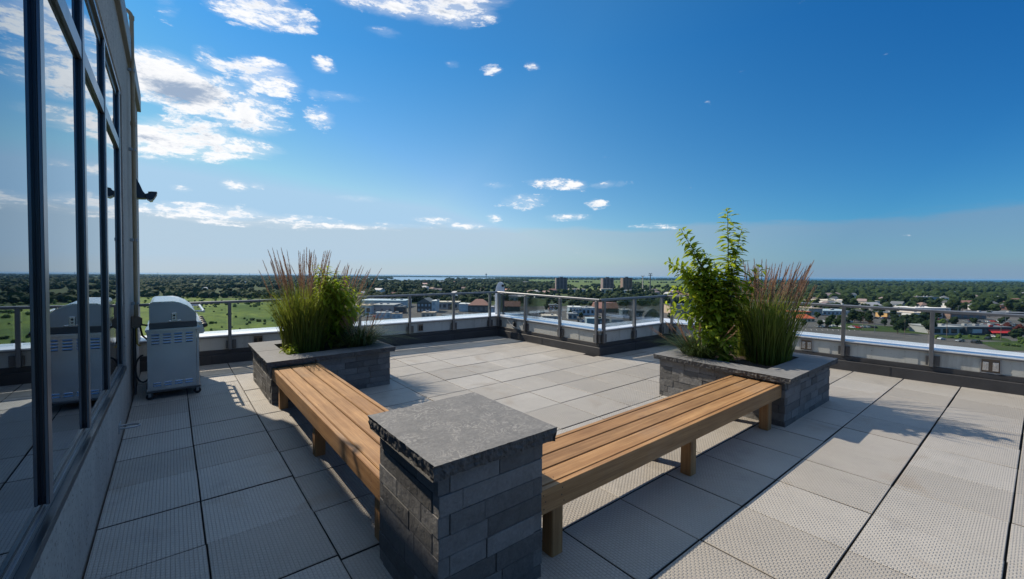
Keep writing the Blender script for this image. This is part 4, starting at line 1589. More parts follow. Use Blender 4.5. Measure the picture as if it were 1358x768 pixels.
def make_tree(name, seed, H, Wd, trunk_h, nleaf, conifer=False, mat='crown', trunk=True, lsize=0.62):
    r = random.Random(seed)
    t = thing(name, None, 'tree', (0, 0, -5000))
    mb = MB()
    lobes = []
    if conifer:
        for i in range(9):
            f = i / 8
            lobes.append(((r.uniform(-.3, .3), r.uniform(-.3, .3), trunk_h + (H - trunk_h) * (0.08 + 0.86 * f)), Wd / 2 * (1 - f) ** 0.8 * 0.85 + 0.25))
    else:
        n = 11
        for i in range(n):
            a = r.uniform(0, 6.283)
            q = Wd / 2 * 0.62 * math.sqrt(r.random())
            zz = trunk_h + (H - trunk_h) * r.uniform(0.22, 0.86)
            k = 1 - 0.5 * abs((zz - trunk_h) / (H - trunk_h) - 0.45)
            lobes.append(((q * math.cos(a) * k, q * math.sin(a) * k, zz), Wd * r.uniform(0.15, 0.27)))
        lobes.append(((0, 0, trunk_h + (H - trunk_h) * 0.5), Wd * 0.30))
    for i, (c, rr_) in enumerate(lobes):
        mb.ct = r.random() * 0.5
        vs, fs = ico(c, rr_ * 0.86, seed + i * 3.1, 0.85, 2, 0.5)
        mb.add(vs, fs)
    tot = sum(l[1] ** 2 for l in lobes)
    for c, rr_ in lobes:
        for i in range(int(nleaf * rr_ ** 2 / tot)):
            v = Vector((r.gauss(0, 1), r.gauss(0, 1), r.gauss(0, 1))).normalized()
            p = Vector(c) + Vector((v.x, v.y, v.z * 0.85)) * rr_ * r.uniform(0.78, 1.18)
            s = lsize * r.uniform(0.6, 1.3)
            nrm = (v + Vector((r.uniform(-.7, .7), r.uniform(-.7, .7), r.uniform(-.3, .9)))).normalized()
            a = nrm.orthogonal().normalized()
            a = Matrix.Rotation(r.uniform(0, 6.28), 3, nrm) @ a
            b = nrm.cross(a)
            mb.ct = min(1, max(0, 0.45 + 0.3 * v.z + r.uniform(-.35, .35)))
            mb.add([p - a * s * .5, p - b * s * .4, p + a * s * .5, p + b * s * .4], [[0, 1, 2, 3]])
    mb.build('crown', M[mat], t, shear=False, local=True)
    if trunk:
        tb = MB()
        tb.tube([(0, 0, -.3), (0.05, 0, trunk_h * 0.6), (0, .05, trunk_h * 1.3), (0, 0, trunk_h + (H - trunk_h) * 0.5)], [H * .028, H * .02, H * .016, H * .008], 7)
        for i in range(4):
            a = r.uniform(0, 6.28)
            tb.tube([(0, 0, trunk_h * r.uniform(.8, 1.2)), (math.cos(a) * Wd * .13, math.sin(a) * Wd * .13, trunk_h + (H - trunk_h) * .25), (math.cos(a) * Wd * .26, math.sin(a) * Wd * .26, trunk_h + (H - trunk_h) * .5)], [H * .011, H * .008, H * .004], 5)
        tb.build('trunk', M['bark'], t, shear=False, local=True)
    return t


protos = [make_tree('broadleaf_tree', 1, 11, 10, 1.0, 520), make_tree('broadleaf_tree', 2, 12, 9.2, 1.2, 520), make_tree('broadleaf_tree', 3, 9, 10, 0.7, 480),
          make_tree('broadleaf_tree', 4, 13, 11, 1.3, 560)]
con = [make_tree('conifer_tree', 11, 14, 6.5, 1.6, 420, True, 'conifer')]
bush = [make_tree('bush', 21, 3.4, 5.2, 0.3, 240, False, 'scrub', False, 0.5), make_tree('bush', 22, 2.0, 5.2, 0.1, 200, False, 'scrub', False, 0.45)]
redp = [make_tree('red_leaved_tree', 31, 6.5, 6.5, 1.2, 380, False, 'crown_red')]
used = set()


def put_tree(ps, p, scale, label, group, r):
    src = r.choice(ps)
    rz, sc = r.uniform(0, 6.28), (scale * r.uniform(.9, 1.1), scale * r.uniform(.9, 1.1), scale * r.uniform(.9, 1.12))
    if src.name not in used:
        used.add(src.name)
        src.location, src.rotation_euler, src.scale = p, (0, 0, rz), sc
        src['label'] = label
        if group:
            src['group'] = group
        return src
    return copy_thing(src, p, rz, sc, label, group)


def area(ps, n, px0, px1, d0, d1, scale, label, group, seed, jitter=0.25, keep=None):
    r = random.Random(seed)
    for i in range(n):
        u, v = r.random(), r.random()
        px = px0 + (px1 - px0) * (i + u) / n
        dist = 1 / (1 / d1 + (1 / d0 - 1 / d1) * v)
        p = gd(px, dist)
        put_tree(ps, (p.x, p.y, GZ), scale * r.uniform(1 - jitter, 1 + jitter), label, group, r)


area(protos, 46, 186, 480, 640, 860, 1.0, 'round green tree in the woodland edge beyond the meadow', 'trees of the woodland edge beyond the meadow', 51)
area(bush, 26, 262, 490, 260, 600, 0.62, 'dark green bush scattered over the bright meadow', 'bushes on the meadow', 52, 0.4)
area(protos, 52, 440, 652, 500, 1000, 0.95, 'green tree among the houses in front of the lake', 'trees between the yards and the lake', 53)
area(protos, 56, 652, 912, 470, 900, 0.9, 'green tree in the suburb around the apartment towers', 'trees around the apartment towers', 54)
area(protos, 14, 600, 775, 420, 520, 0.75, 'green tree standing behind the grey industrial yards', 'trees behind the industrial yards', 55)
area(protos, 70, 1030, 1420, 430, 690, 0.9, 'dark green tree in the leafy suburb beyond the shops', 'trees in the suburb beyond the shops', 56)
area(protos, 12, 1125, 1158, 318, 350, 0.62, 'dark green tree in the row beside the car park', 'trees in the row beside the car park', 57)
area(protos, 14, 1186, 1236, 264, 335, 0.72, 'bright green tree in the thicket left of the storefront', 'trees in the thicket by the storefront', 58)
area(bush, 9, 1245, 1330, 243, 252, 0.55, 'low clipped bush on the grass by the road', 'bushes along the road', 59)
area(bush, 8, 1335, 1400, 210, 235, 0.8, 'green bush in the bed at the right edge of the car park', 'bushes at the right edge', 60)
area(protos, 6, 1340, 1420, 238, 262, 0.5, 'small green tree beside the shop with the red awning', 'small trees by the red awning', 61)
area(redp, 5, 1332, 1366, 268, 282, 0.85, 'dark red leaved tree behind the shop with the red awning', 'red leaved trees', 62)
area(bush, 6, 1248, 1256, 326, 340, 0.6, 'bush on the small grass island by the storefront', 'bushes on the island', 63)
area(protos, 16, 1085, 1215, 300, 420, 0.6, 'dark tree between the shops and car parks behind the right planter', 'trees between the shops', 66)
area(protos, 12, 1215, 1370, 300, 430, 0.55, 'dark tree between the stores and car parks at the right', 'trees between the stores', 67)
area(protos, 12, 690, 900, 300, 430, 0.55, 'dark tree between the yards behind the notch railing', 'trees between the yards', 68)
area(protos, 4, 1060, 1125, 290, 312, 0.5, 'small tree between the parked cars behind the right planter', 'small trees among the parked cars', 64)
area(bush, 10, 655, 720, 300, 345, 0.6, 'scrubby bush at the edge of the yard below the corner', 'bushes by the yard', 65)
r_ = random.Random(9)
p = gd(536, 760)
put_tree(con, (p.x, p.y, GZ), 1.75, 'tall dense tree standing out above the houses before the lake', None, r_)
for px, dist, sc, lab in ((770, 700, 1.3, 'big dark conifer right of the first apartment tower'), (487.5, 900, 1.5, 'tall dark conifer left of the sunny yard by the lake'),
                          (783, 690, 1.05, 'smaller dark conifer close to the middle apartment tower')):
    p = gd(px, dist)
    put_tree(con, (p.x, p.y, GZ), sc, lab, None, r_)


def woodland(name, label, zones, seed):
    """a far wood that reads as one mass of crowns"""
    r = random.Random(seed)
    temps = []
    for i in range(6):
        bm = bmesh.new()
        bmesh.ops.create_icosphere(bm, subdivisions=2, radius=1)
        co = np.array([v.co[:] for v in bm.verts])
        k = np.array([1 + 0.45 * noise.noise(v.co * 1.8 + Vector((i * 5.1, seed, 0))) for v in bm.verts])
        fc = np.array([[v.index for v in f.verts] for f in bm.faces])
        bm.free()
        temps.append((co * k[:, None], fc))
    V, Fc, T, off = [], [], [], 0
    for (px0, px1, d0, d1, n, hmin, hmax) in zones:
        for i in range(n):
            px = r.uniform(px0, px1)
            v = r.random()
            dist = 1 / (1 / d1 + (1 / d0 - 1 / d1) * v)
            p = gd(px, dist)
            clump = noise.noise(Vector((p.x * .004, p.y * .004, seed)))
            if clump < -0.28:
                continue
            h = r.uniform(hmin, hmax)
            wd = h * r.uniform(0.42, 0.65) * (1 + dist / 7000)
            co, fc = temps[r.randrange(6)]
            a = r.uniform(0, 6.28)
            ca, sa = math.cos(a), math.sin(a)
            q = np.stack([(co[:, 0] * ca - co[:, 1] * sa) * wd + p.x, (co[:, 0] * sa + co[:, 1] * ca) * wd + p.y, co[:, 2] * h * 0.52 + GZ + h * 0.48], 1)
            V.append(q)
            Fc.append(fc + off)
            T.append(np.full(len(fc), r.random()))
            off += len(q)
    V, Fc, T = np.concatenate(V), np.concatenate(Fc), np.concatenate(T)
    me = bpy.data.meshes.new(name)
    me.from_pydata(V.tolist(), [], Fc.tolist())
    me.materials.append(M['scrub' if name == 'scrub' else 'crown'])
    at = me.attributes.new('tone', 'FLOAT', 'FACE')
    at.data.foreach_set('value', T)
    o = bpy.data.objects.new(name, me)
    COL.objects.link(o)
    return tag(o, label, None, None, 'stuff')


woodland('woodland', 'far woods running to the horizon on the left', [(110, 495, 600, 900, 420, 6, 11), (120, 500, 880, 1500, 420, 8, 13), (120, 500, 1500, 3200, 900, 9, 14), (100, 520, 3200, 9000, 1100, 9, 15)], 1)
woodland('woodland', 'woods before and behind the pale lake', [(440, 655, 540, 1000, 260, 5, 10), (430, 690, 1000, 1900, 420, 8, 13), (440, 600, 1900, 2450, 160, 8, 12), (590, 700, 1900, 4200, 420, 9, 14), (380, 720, 7000, 9500, 700, 9, 15)], 2)
woodland('scrub', 'rough dark scrub spreading over the meadow', [(190, 300, 420, 640, 110, 1.4, 2.8), (262, 500, 230, 420, 60, 0.9, 1.8), (300, 500, 440, 640, 170, 1.6, 3.4)], 5)
woodland('woodland', 'tree lines between the pale farm fields', [(655, 735, 520, 1000, 150, 5, 10), (755, 915, 500, 800, 160, 5, 9), (690, 930, 1000, 1500, 150, 5, 10), (690, 935, 3900, 9000, 700, 8, 13), (680, 745, 1100, 2200, 160, 8, 13), (760, 800, 1500, 1580, 40, 6, 10), (835, 850, 1250, 1900, 40, 7, 11), (690, 960, 2350, 2420, 90, 6, 9), (690, 930, 820, 960, 90, 6, 10)], 3)
woodland('woodland', 'dense dark woods under the sea horizon on the right', [(1025, 1450, 440, 640, 150, 5, 10), (935, 1620, 640, 1000, 520, 8, 13), (935, 1620, 1000, 2000, 1100, 9, 14), (925, 1620, 2000, 4900, 1400, 10, 15)], 4)

# ------------------------------------------------------------------ buildings of the town
W_ = {}
for nm, col, ro in (('white', (0.66, 0.65, 0.63), .6), ('cream', (0.52, 0.46, 0.37), .7), ('grey', (0.34, 0.34, 0.34), .7), ('dark', (0.055, 0.06, 0.068), .5), ('blue', (0.25, 0.32, 0.38), .6),
                    ('paleblue', (0.42, 0.50, 0.55), .5), ('brick', (0.26, 0.13, 0.10), .8), ('brown', (0.20, 0.135, 0.11), .8), ('tan', (0.42, 0.33, 0.25), .8), ('red', (0.62, 0.035, 0.03), .5),
                    ('orange', (0.62, 0.13, 0.05), .6), ('slate', (0.12, 0.13, 0.14), .7), ('glassdark', (0.03, 0.035, 0.04), .15), ('pink', (0.50, 0.33, 0.29), .8), ('mauve', (0.22, 0.17, 0.165), .8),
                    ('amber', (0.62, 0.36, 0.14), .6), ('green', (0.09, 0.16, 0.06), .7)):
    W_[nm] = simple('painted_' + nm, col, ro, 0, 0.1, 0.4)


def building(name, label, px0, px1, dist, hpx, depth, wall='white', roof='grey', kind='flat', rows=1, cols=5, winmat='glassdark', d1=None, door=0, wfrac=0.55, cat='building', group=None, over=0.4):
    A, B = gd(px0, dist), gd(px1, d1 or dist)
    h = hpx * dist / F_PX
    u = (B - A)
    L = u.length
    u.normalize()
    v = Vector((-u.y, u.x, 0))
    if v.dot(Vector((fw.x, fw.y, 0))) < 0:
        v = -v
    t = thing(name, label, cat, (A.x, A.y, GZ), group)
    def P(a, b, z):
        return A + u * a + v * b + Vector((0, 0, z))
    def bx(a0, a1, b0, b1, z0, z1):
        mb = MB()
        mb.obox(P((a0 + a1) / 2, (b0 + b1) / 2, (z0 + z1) / 2), u * (a1 - a0), v * (b1 - b0), (0, 0, z1 - z0))
        return mb
    bx(0, L, 0, depth, -0.2, h).build('wall', W_[wall], t, shear=False)
    if kind == 'flat':
        m = bx(-over, L + over, -over, depth + over, h, h + 0.45)
        m.build('roof', W_[roof], t, shear=False)
        rr2 = random.Random(len(label) + int(px0))
        for i in range(min(3, 1 + int(L / 14))):
            a = L * rr2.uniform(.15, .85)
            bx(a, a + rr2.uniform(1.4, 2.6), depth * .4, depth * .4 + 1.8, h + .45, h + .45 + rr2.uniform(.8, 1.5)).build('roof_unit', W_['grey'], t, shear=False)
    elif kind in ('gable', 'hip'):
        rh = min(depth, L) * 0.30
        i_ = 0.0 if kind == 'gable' else min(L * .35, depth / 2)
        o = over
        pts = [P(-o, -o, h), P(L + o, -o, h), P(L + o, depth + o, h), P(-o, depth + o, h)]
        if L >= depth:
            rg = [P(-o + i_, depth / 2, h + rh), P(L + o - i_, depth / 2, h + rh)]
            fs = [[0, 1, 5, 4], [2, 3, 4, 5], [1, 2, 5], [3, 0, 4], [3, 2, 1, 0]]
        else:
            rg = [P(L / 2, -o + i_, h + rh), P(L / 2, depth + o - i_, h + rh)]
            fs = [[0, 1, 4], [1, 2, 5, 4], [2, 3, 5], [3, 0, 4, 5], [3, 2, 1, 0]]
        mb = MB()
        mb.add(pts + rg, fs)
        mb.build('roof', W_[roof], t, shear=False)
    for ri in range(rows):
        z0 = h * (ri + 0.5 - wfrac / 2.4) / rows
        z1 = h * (ri + 0.5 + wfrac / 2.4) / rows
        for ci in range(cols):
            if door and ri == 0 and ci == door - 1:
                bx(L * (ci + .12) / cols, L * (ci + .88) / cols, -0.10, 0.02, 0, min(h * .82, z1 + .8)).build('door', W_[winmat], t, shear=False)
                continue
            bx(L * (ci + .5 - wfrac / 2) / cols, L * (ci + .5 + wfrac / 2) / cols, -0.08, 0.02, z0, z1).build('window', W_[winmat], t, shear=False)
    return t, P, L, h, u, v


def tower(label, px0, px1, dist, hpx, depth, wall):
    t, P, L, h, u, v = building('apartment_tower', label, px0, px1, dist, hpx, depth, wall, 'slate', 'flat', 0, 0, group='apartment towers among the fields')
    nb = 3
    for i in range(nb + 1):
        a = L * (0.04 + 0.92 * i / nb)
        mb = MB()
        mb.obox(P(a, -0.35, h / 2 + .4), u * L * 0.05, v * 0.7, (0, 0, h + .8))
        mb.build('pilaster', W_['tan' if i == 0 else wall], t, shear=False)
    for i in range(nb):
        a = L * (0.04 + 0.92 * (i + .5) / nb)
        for f in range(10):
            mb = MB()
            mb.obox(P(a, -0.04, h * (f + .5) / 10), u * L * 0.19, v * 0.12, (0, 0, h * 0.055))
            mb.build('window', W_['glassdark'], t, shear=False)
    mb = MB()
    mb.obox(P(L * .5, depth * .5, h + 1.7), u * L * .3, v * depth * .35, (0, 0, 2.6))
    mb.build('lift_house', W_['slate'], t, shear=False)
    return t


tower('brown apartment tower standing alone left of the other two towers', 737.5, 752.5, 980, 17.5, 22, 'mauve')
tower('brown apartment tower in the middle with a pale wing at its foot', 799.5, 814, 930, 18.5, 22, 'mauve')
tower('grey brown apartment tower right of the middle one beside the masts', 826, 838.5, 1010, 17.5, 22, 'brown')
building('low_building', 'pale wing at the foot of the middle apartment tower', 797.5, 813, 880, 5.5, 14, 'cream', 'cream', 'flat', 1, 3)
building('low_building', 'long low pale building between two apartment towers', 755, 777, 890, 4.6, 18, 'grey', 'cream', 'flat', 1, 6)
building('school', 'long bright white building below the two masts', 825, 858, 905, 3.2, 14, 'white', 'white', 'flat', 1, 10)
building('house', 'small house with orange tiled roof left of the first tower', 697, 708, 720, 2.2, 12, 'pink', 'tan', 'hip', 1, 3)
building('house', 'white house with pale gable left of the first tower', 709, 717, 660, 3.0, 10, 'white', 'white', 'gable', 1, 3)
building('house', 'long house with pinkish grey roof left of the first tower', 716, 733, 760, 2.8, 14, 'cream', 'pink', 'hip', 1, 5)
building('warehouse', 'row of white sheds with red brick end near the lake', 543, 570, 840, 2.6, 12, 'white', 'slate', 'flat', 1, 6)
building('house', 'red brick building beside the white sheds near the lake', 573, 586, 860, 3.6, 14, 'brick', 'pink', 'flat', 1, 5, 'white')
building('house', 'pale house on the hill just before the lake', 560, 569, 1450, 1.6, 12, 'white', 'pink', 'gable', 1, 3)
building('house', 'white house with steep roof close to the lake shore', 582, 588, 1900, 1.6, 12, 'white', 'slate', 'gable', 1, 2)
building('house', 'white house with red roof close to the lake shore', 601, 606, 1900, 1.4, 12, 'white', 'brick', 'gable', 1, 2)
building('barn', 'grey barn among the trees above the far railing', 597, 606, 640, 3.4, 12, 'grey', 'paleblue', 'gable', 1, 2)
building('church', 'small pale church with a spire on the far wooded ridge', 694, 700, 1800, 2.2, 14, 'white', 'slate', 'gable', 1, 2)
building('house', 'tiny white house in front of the dark wood on the left', 267.5, 272, 900, 2.2, 8, 'white', 'white', 'gable', 1, 2)
building('stadium', 'pale low stadium building far off in the left woods', 318, 338, 1500, 2.8, 30, 'paleblue', 'grey', 'flat', 1, 8)
building('house', 'low shed with red roof at the edge of the meadow left of the tall grass', 348, 367, 640, 1.2, 10, 'pink', 'brick', 'gable', 1, 4)
building('hut', 'orange roofed hut at the meadow edge beside the wall corner', 192, 204, 700, 1.6, 9, 'tan', 'orange', 'gable', 1, 2)
# industrial yards in the centre
building('industrial_unit', 'long pale blue industrial hall behind the left yard', 476, 537, 445, 9.5, 30, 'paleblue', 'paleblue', 'flat', 1, 9, 'blue')
building('industrial_unit', 'white industrial unit with a wide dark gate beside the tall grass', 462, 492, 372, 11.5, 18, 'paleblue', 'tan', 'flat', 1, 4, 'dark', door=3, wfrac=.6)
building('industrial_unit', 'grey flat roofed unit right of the dark gate', 491.5, 522, 380, 11, 26, 'grey', 'grey', 'flat', 1, 3, 'slate', wfrac=.25)
t, P, L, h, u, v = building('hopper_shed', 'dark blue tapered shed between the grey units', 517, 535, 384, 8.5, 12, 'dark', 'slate', 'flat', 0, 0)
mb = MB()
vs = [P(0, -2.5, 0.6), P(L, -2.5, 0.6), P(L + 3.2, -2.5, h), P(-3.2, -2.5, h), P(0, -.1, 0.6), P(L, -.1, 0.6), P(L + 3.2, -.1, h), P(-3.2, -.1, h)]
mb.add(vs, [[0, 1, 2, 3], [7, 6, 5, 4], [0, 4, 5, 1], [1, 5, 6, 2], [2, 6, 7, 3], [3, 7, 4, 0]])
mb.build('hopper', W_['dark'], t, shear=False)
building('container_office', 'pale blue container office nearest the parapet on the left', 498, 518, 338, 7.4, 5, 'paleblue', 'white', 'flat', 1, 3, 'blue', over=.15)
building('container_office', 'pale blue container with a tan end next to the container office', 519, 532, 336, 6.4, 5, 'paleblue', 'tan', 'flat', 1, 2, 'blue', over=.15)
building('factory_hall', 'dark glass gabled hall with pale side wings in the yard', 553, 572, 395, 13, 24, 'dark', 'slate', 'gable', 2, 4, 'blue')
building('factory_wing', 'pale leaning wing on the right of the dark glass hall', 572.5, 578, 395, 15, 20, 'paleblue', 'white', 'flat', 2, 1, 'blue')
building('industrial_unit', 'grey concrete unit with two dark gates left of the middle post', 579, 608, 430, 9.5, 20, 'grey', 'cream', 'flat', 1, 4, 'dark', door=3)
building('industrial_unit', 'pale slab building with a blank wall right of the grey unit', 609, 624, 405, 10, 18, 'paleblue', 'white', 'flat', 1, 2, 'paleblue')
building('workshop', 'black workshop with a low red roof before the railing corner', 621, 649, 400, 9.5, 18, 'dark', 'brick', 'hip', 1, 4, 'slate')
building('shed', 'low tan shed in front of the dark glass hall', 559, 576, 345, 6.6, 10, 'cream', 'tan', 'flat', 1, 3, 'slate')
building('shed', 'low brown roofed shed by the yard left of the corner post', 586, 618, 338, 4.6, 9, 'tan', 'slate', 'flat', 1, 5, 'dark')
building('shed', 'pale ribbed shed just right of the railing corner', 651, 666, 385, 9.0, 9, 'grey', 'grey', 'flat', 1, 4, 'paleblue')
building('workshop', 'dark roofed workshop with red eaves right of the railing corner', 667, 690, 410, 7, 16, 'dark', 'brick', 'gable', 1, 4, 'slate')
building('shop', 'low pale shop unit with a dark window behind the notch railing', 720, 740, 328, 6.0, 16, 'grey', 'cream', 'flat', 1, 3, 'dark', wfrac=.4)
building('office', 'red brick building with pale windows behind the notch railing', 729, 741, 430, 6.5, 14, 'brick', 'slate', 'flat', 2, 3, 'white')
building('office', 'grey office with a dark glass front behind the notch railing', 756, 772, 372, 11, 16, 'blue', 'white', 'flat', 2, 4, 'glassdark')
building('office', 'pale grey office annex with tall windows near the notch corner', 772.5, 789, 378, 9.5, 14, 'paleblue', 'grey', 'flat', 1, 3, 'glassdark')
building('garage', 'grey garage block before the offices', 754, 766, 340, 7.5, 9, 'grey', 'grey', 'flat', 1, 2, 'dark', wfrac=.6)
building('shed', 'blue grey shed with a grass strip before it', 779, 794, 302, 8.2, 9, 'blue', 'paleblue', 'flat', 1, 2, 'blue', over=.1)
building('shed', 'dark blue shed joined between two pale sheds', 794.3, 811, 303, 7.8, 9, 'dark', 'grey', 'flat', 1, 2, 'blue', over=.1)
building('shed', 'pale blue shed at the right end of the joined sheds', 811.3, 828, 298, 8.6, 8, 'paleblue', 'grey', 'gable', 1, 2, 'blue', over=.1)
building('market_hall', 'long hall with red roof behind the joined sheds', 790, 821, 400, 6.5, 18, 'brown', 'brick', 'gable', 1, 6, 'slate')
building('shop', 'blue fronted shop with a white roof edge right of the red hall', 826, 838, 372, 8.0, 12, 'blue', 'white', 'flat', 1, 3, 'slate')
building('shop', 'dark blue block behind the middle post of the short railing', 838.5, 855, 360, 8.4, 14, 'dark', 'slate', 'flat', 1, 3, 'blue')
t, P, L, h, u, v = building('tent_hall', 'grey curved roof hall before the second notch corner', 855, 877, 352, 2.6, 18, 'grey', 'slate', 'none', 0, 0)
mb = MB()
arc = [(L * i / 14, h + 6.5 * math.sin(math.pi * i / 14) ** 0.8) for i in range(15)]
vs = [P(a, -.3, z) for a, z in arc] + [P(a, 18.3, z) for a, z in arc]
mb.add(vs, [[i, i + 1, 16 + i, 15 + i] for i in range(14)] + [list(range(15))[::-1], list(range(15, 30))])
mb.build('roof', W_['slate'], t, shear=False)
building('supermarket', 'tan shop building with bright doors right of the second notch corner', 893, 935, 390, 12, 24, 'tan', 'dark', 'flat', 1, 4, 'white', wfrac=.3)
building('house', 'mauve roofed house behind the tan shop left of the young tree', 895, 912, 640, 4, 12, 'pink', 'mauve', 'hip', 1, 4, 'white')
# shops on the right
building('restaurant', 'restaurant with two bright red roof bands behind the right planter', 1050, 1077, 372, 7.0, 14, 'slate', 'orange', 'flat', 1, 5, 'dark')
building('restaurant', 'smaller building with a red orange roof in front of the restaurant', 1062, 1082, 335, 4.6, 10, 'cream', 'orange', 'hip', 1, 4, 'glassdark')
building('store', 'big grey blank store block behind the railing post', 1074, 1092, 392, 9.0, 26, 'grey', 'tan', 'flat', 1, 2, 'slate', wfrac=.15)
building('store', 'long store with pale blue roof beside the grey block', 1092.5, 1136, 398, 5.2, 24, 'paleblue', 'paleblue', 'flat', 1, 8, 'slate')
building('warehouse', 'long white warehouse above the right railing', 1098, 1168, 528, 6.8, 34, 'white', 'cream', 'flat', 1, 9, 'grey', wfrac=.2)
building('house', 'dark hip roofed house above the white warehouse', 1093, 1112, 720, 3.8, 14, 'mauve', 'mauve', 'hip', 1, 4, 'white')
building('house', 'pink brick house left of the dark hip roofed house', 1078, 1094, 760, 2.6, 12, 'pink', 'mauve', 'hip', 1, 4, 'white')
building('house', 'white gabled house in the trees above the warehouse', 1129, 1137, 760, 3.8, 10, 'white', 'slate', 'gable', 1, 2, 'pink')
building('storefront', 'small storefront lit amber between the trees', 1178, 1197, 372, 6.6, 12, 'amber', 'slate', 'flat', 1, 3, 'white', wfrac=.4)  # orange light on the beige front is put into the wall colour
building('school', 'blue grey school block with white gable above the railing', 1217, 1246, 640, 6.0, 20, 'blue', 'slate', 'flat', 1, 6, 'white', wfrac=.25)
building('store', 'flat white roofed store along the right railing', 1215, 1262, 432, 6.0, 24, 'white', 'white', 'flat', 1, 6, 'slate')
building('storefront', 'pale storefront with a tall white pillar sign', 1213, 1252, 372, 6.8, 16, 'white', 'cream', 'flat', 1, 6, 'glassdark')
building('house', 'row of houses with orange brown tiled roofs on the right', 1268, 1308, 560, 2.6, 12, 'tan', 'brick', 'hip', 1, 8, 'glassdark')
building('house', 'second row of orange brown tiled houses at the right edge', 1322, 1352, 545, 2.8, 12, 'tan', 'brick', 'hip', 1, 8, 'glassdark')
building('store', 'dark brown store with a blue roof edge above the car park', 1262, 1310, 366, 7.4, 20, 'brown', 'blue', 'flat', 1, 6, 'slate')
building('store', 'cream strip mall with bright windows at the right', 1300, 1372, 395, 4.6, 18, 'brown', 'slate', 'flat', 1, 9, 'cream', wfrac=.5)
building('storefront', 'grey storefront with dark windows facing the road', 1240, 1284, 264, 9.6, 16, 'grey', 'grey', 'flat', 1, 4, 'glassdark', wfrac=.7)
t, P, L, h, u, v = building('restaurant', 'dark restaurant with a bright red awning facing the road', 1284.5, 1345, 262, 10.4, 14, 'dark', 'slate', 'flat', 1, 6, 'slate', wfrac=.4)
for a0, a1, mt_ in ((L * .12, L * .33, 'paleblue'),):
    mb = MB()
    mb.obox(P((a0 + a1) / 2, -.16, h * .52), u * (a1 - a0), v * .1, (0, 0, h * .5))
    mb.build('sign_board', W_[mt_], t, shear=False)
mb = MB()
a0, a1 = L * .44, L * .97
vs = [P(a0, -3.4, h * .42), P(a1, -3.4, h * .42), P(a1 - 1.6, -.05, h * .78), P(a0 + 1.0, -.05, h * .78), P(a0, -3.4, h * .34), P(a1, -3.4, h * .34), P(a1 - 1.6, -.05, h * .6), P(a0 + 1.0, -.05, h * .6)]
mb.add(vs, [[0, 1, 2, 3], [7, 6, 5, 4], [0, 4, 5, 1], [1, 5, 6, 2], [2, 6, 7, 3], [3, 7, 4, 0]])
mb.build('awning', W_['red'], t, shear=False)
mb = MB()
mb.obox(P(L * .55, .6, h + .9), u * 2.2, v * .4, (0, 0, 1.2))
mb.build('roof_sign', W_['red'], t, shear=False)


# small houses standing among the suburban trees
rh_ = random.Random(123)
hn = 0
for (pa, pb, da, db, n, lab, grp) in ((655, 735, 560, 900, 9, 'small house among the trees left of the first apartment tower', 'small houses left of the first tower'),
                                      (860, 915, 560, 900, 8, 'small house among the trees right of the masts', 'small houses right of the masts'),
                                      (445, 640, 600, 1100, 12, 'small house among the trees before the lake', 'small houses before the lake'),
                                      (1045, 1380, 470, 900, 30, 'small house among the trees of the right suburb', 'small houses of the right suburb')):
    for i in range(n):
        px = pa + (pb - pa) * (i + rh_.random()) / n
        dist = rh_.uniform(da, db)
        wpx = rh_.uniform(11, 20) * F_PX / dist * 0.75
        wl_, rf_ = rh_.choice((('white', 'slate'), ('cream', 'mauve'), ('pink', 'brick'), ('tan', 'brown'), ('white', 'grey'), ('brick', 'slate')))
        nm_ = {'white': 'white', 'cream': 'cream', 'pink': 'pinkish', 'tan': 'tan', 'brick': 'red brick'}[wl_]
        rn_ = {'slate': 'dark', 'mauve': 'mauve', 'brick': 'red', 'brown': 'brown', 'grey': 'grey'}[rf_]
        building('house', nm_ + ' walled ' + rn_ + ' roofed ' + lab, px, px + wpx, dist, rh_.uniform(4, 6.5) * F_PX / dist, rh_.uniform(9, 12), wl_, rf_, rh_.choice(('gable', 'hip')), 1, 2, d1=dist * rh_.uniform(.975, 1.025), group=nm_ + ' ' + rn_ + ' roofed ' + grp)
for px, dist, h_ in ((1052, 420, 10), (1096, 300, 9), (1120, 292, 9), (1146, 286, 9), (1202, 262, 9), (1258, 252, 9), (1330, 240, 9), (672, 345, 9), (735, 330, 9), (868, 330, 9)):
    p = gd(px, dist)
    t = thing('utility_pole', 'thin wooden utility pole with a crossbar along the yards and roads', 'utility pole', (p.x, p.y, GZ), 'utility poles')
    MB().tube([(p.x, p.y, GZ), (p.x, p.y, GZ + h_)], [.16, .11], 7).build('pole', W_['brown'], t, shear=False)
    MB().obox((p.x, p.y, GZ + h_ - .6), rt * 2.2, Vector((-rt.y, rt.x, 0)) * .12, (0, 0, .14)).build('crossbar', W_['brown'], t, shear=False)

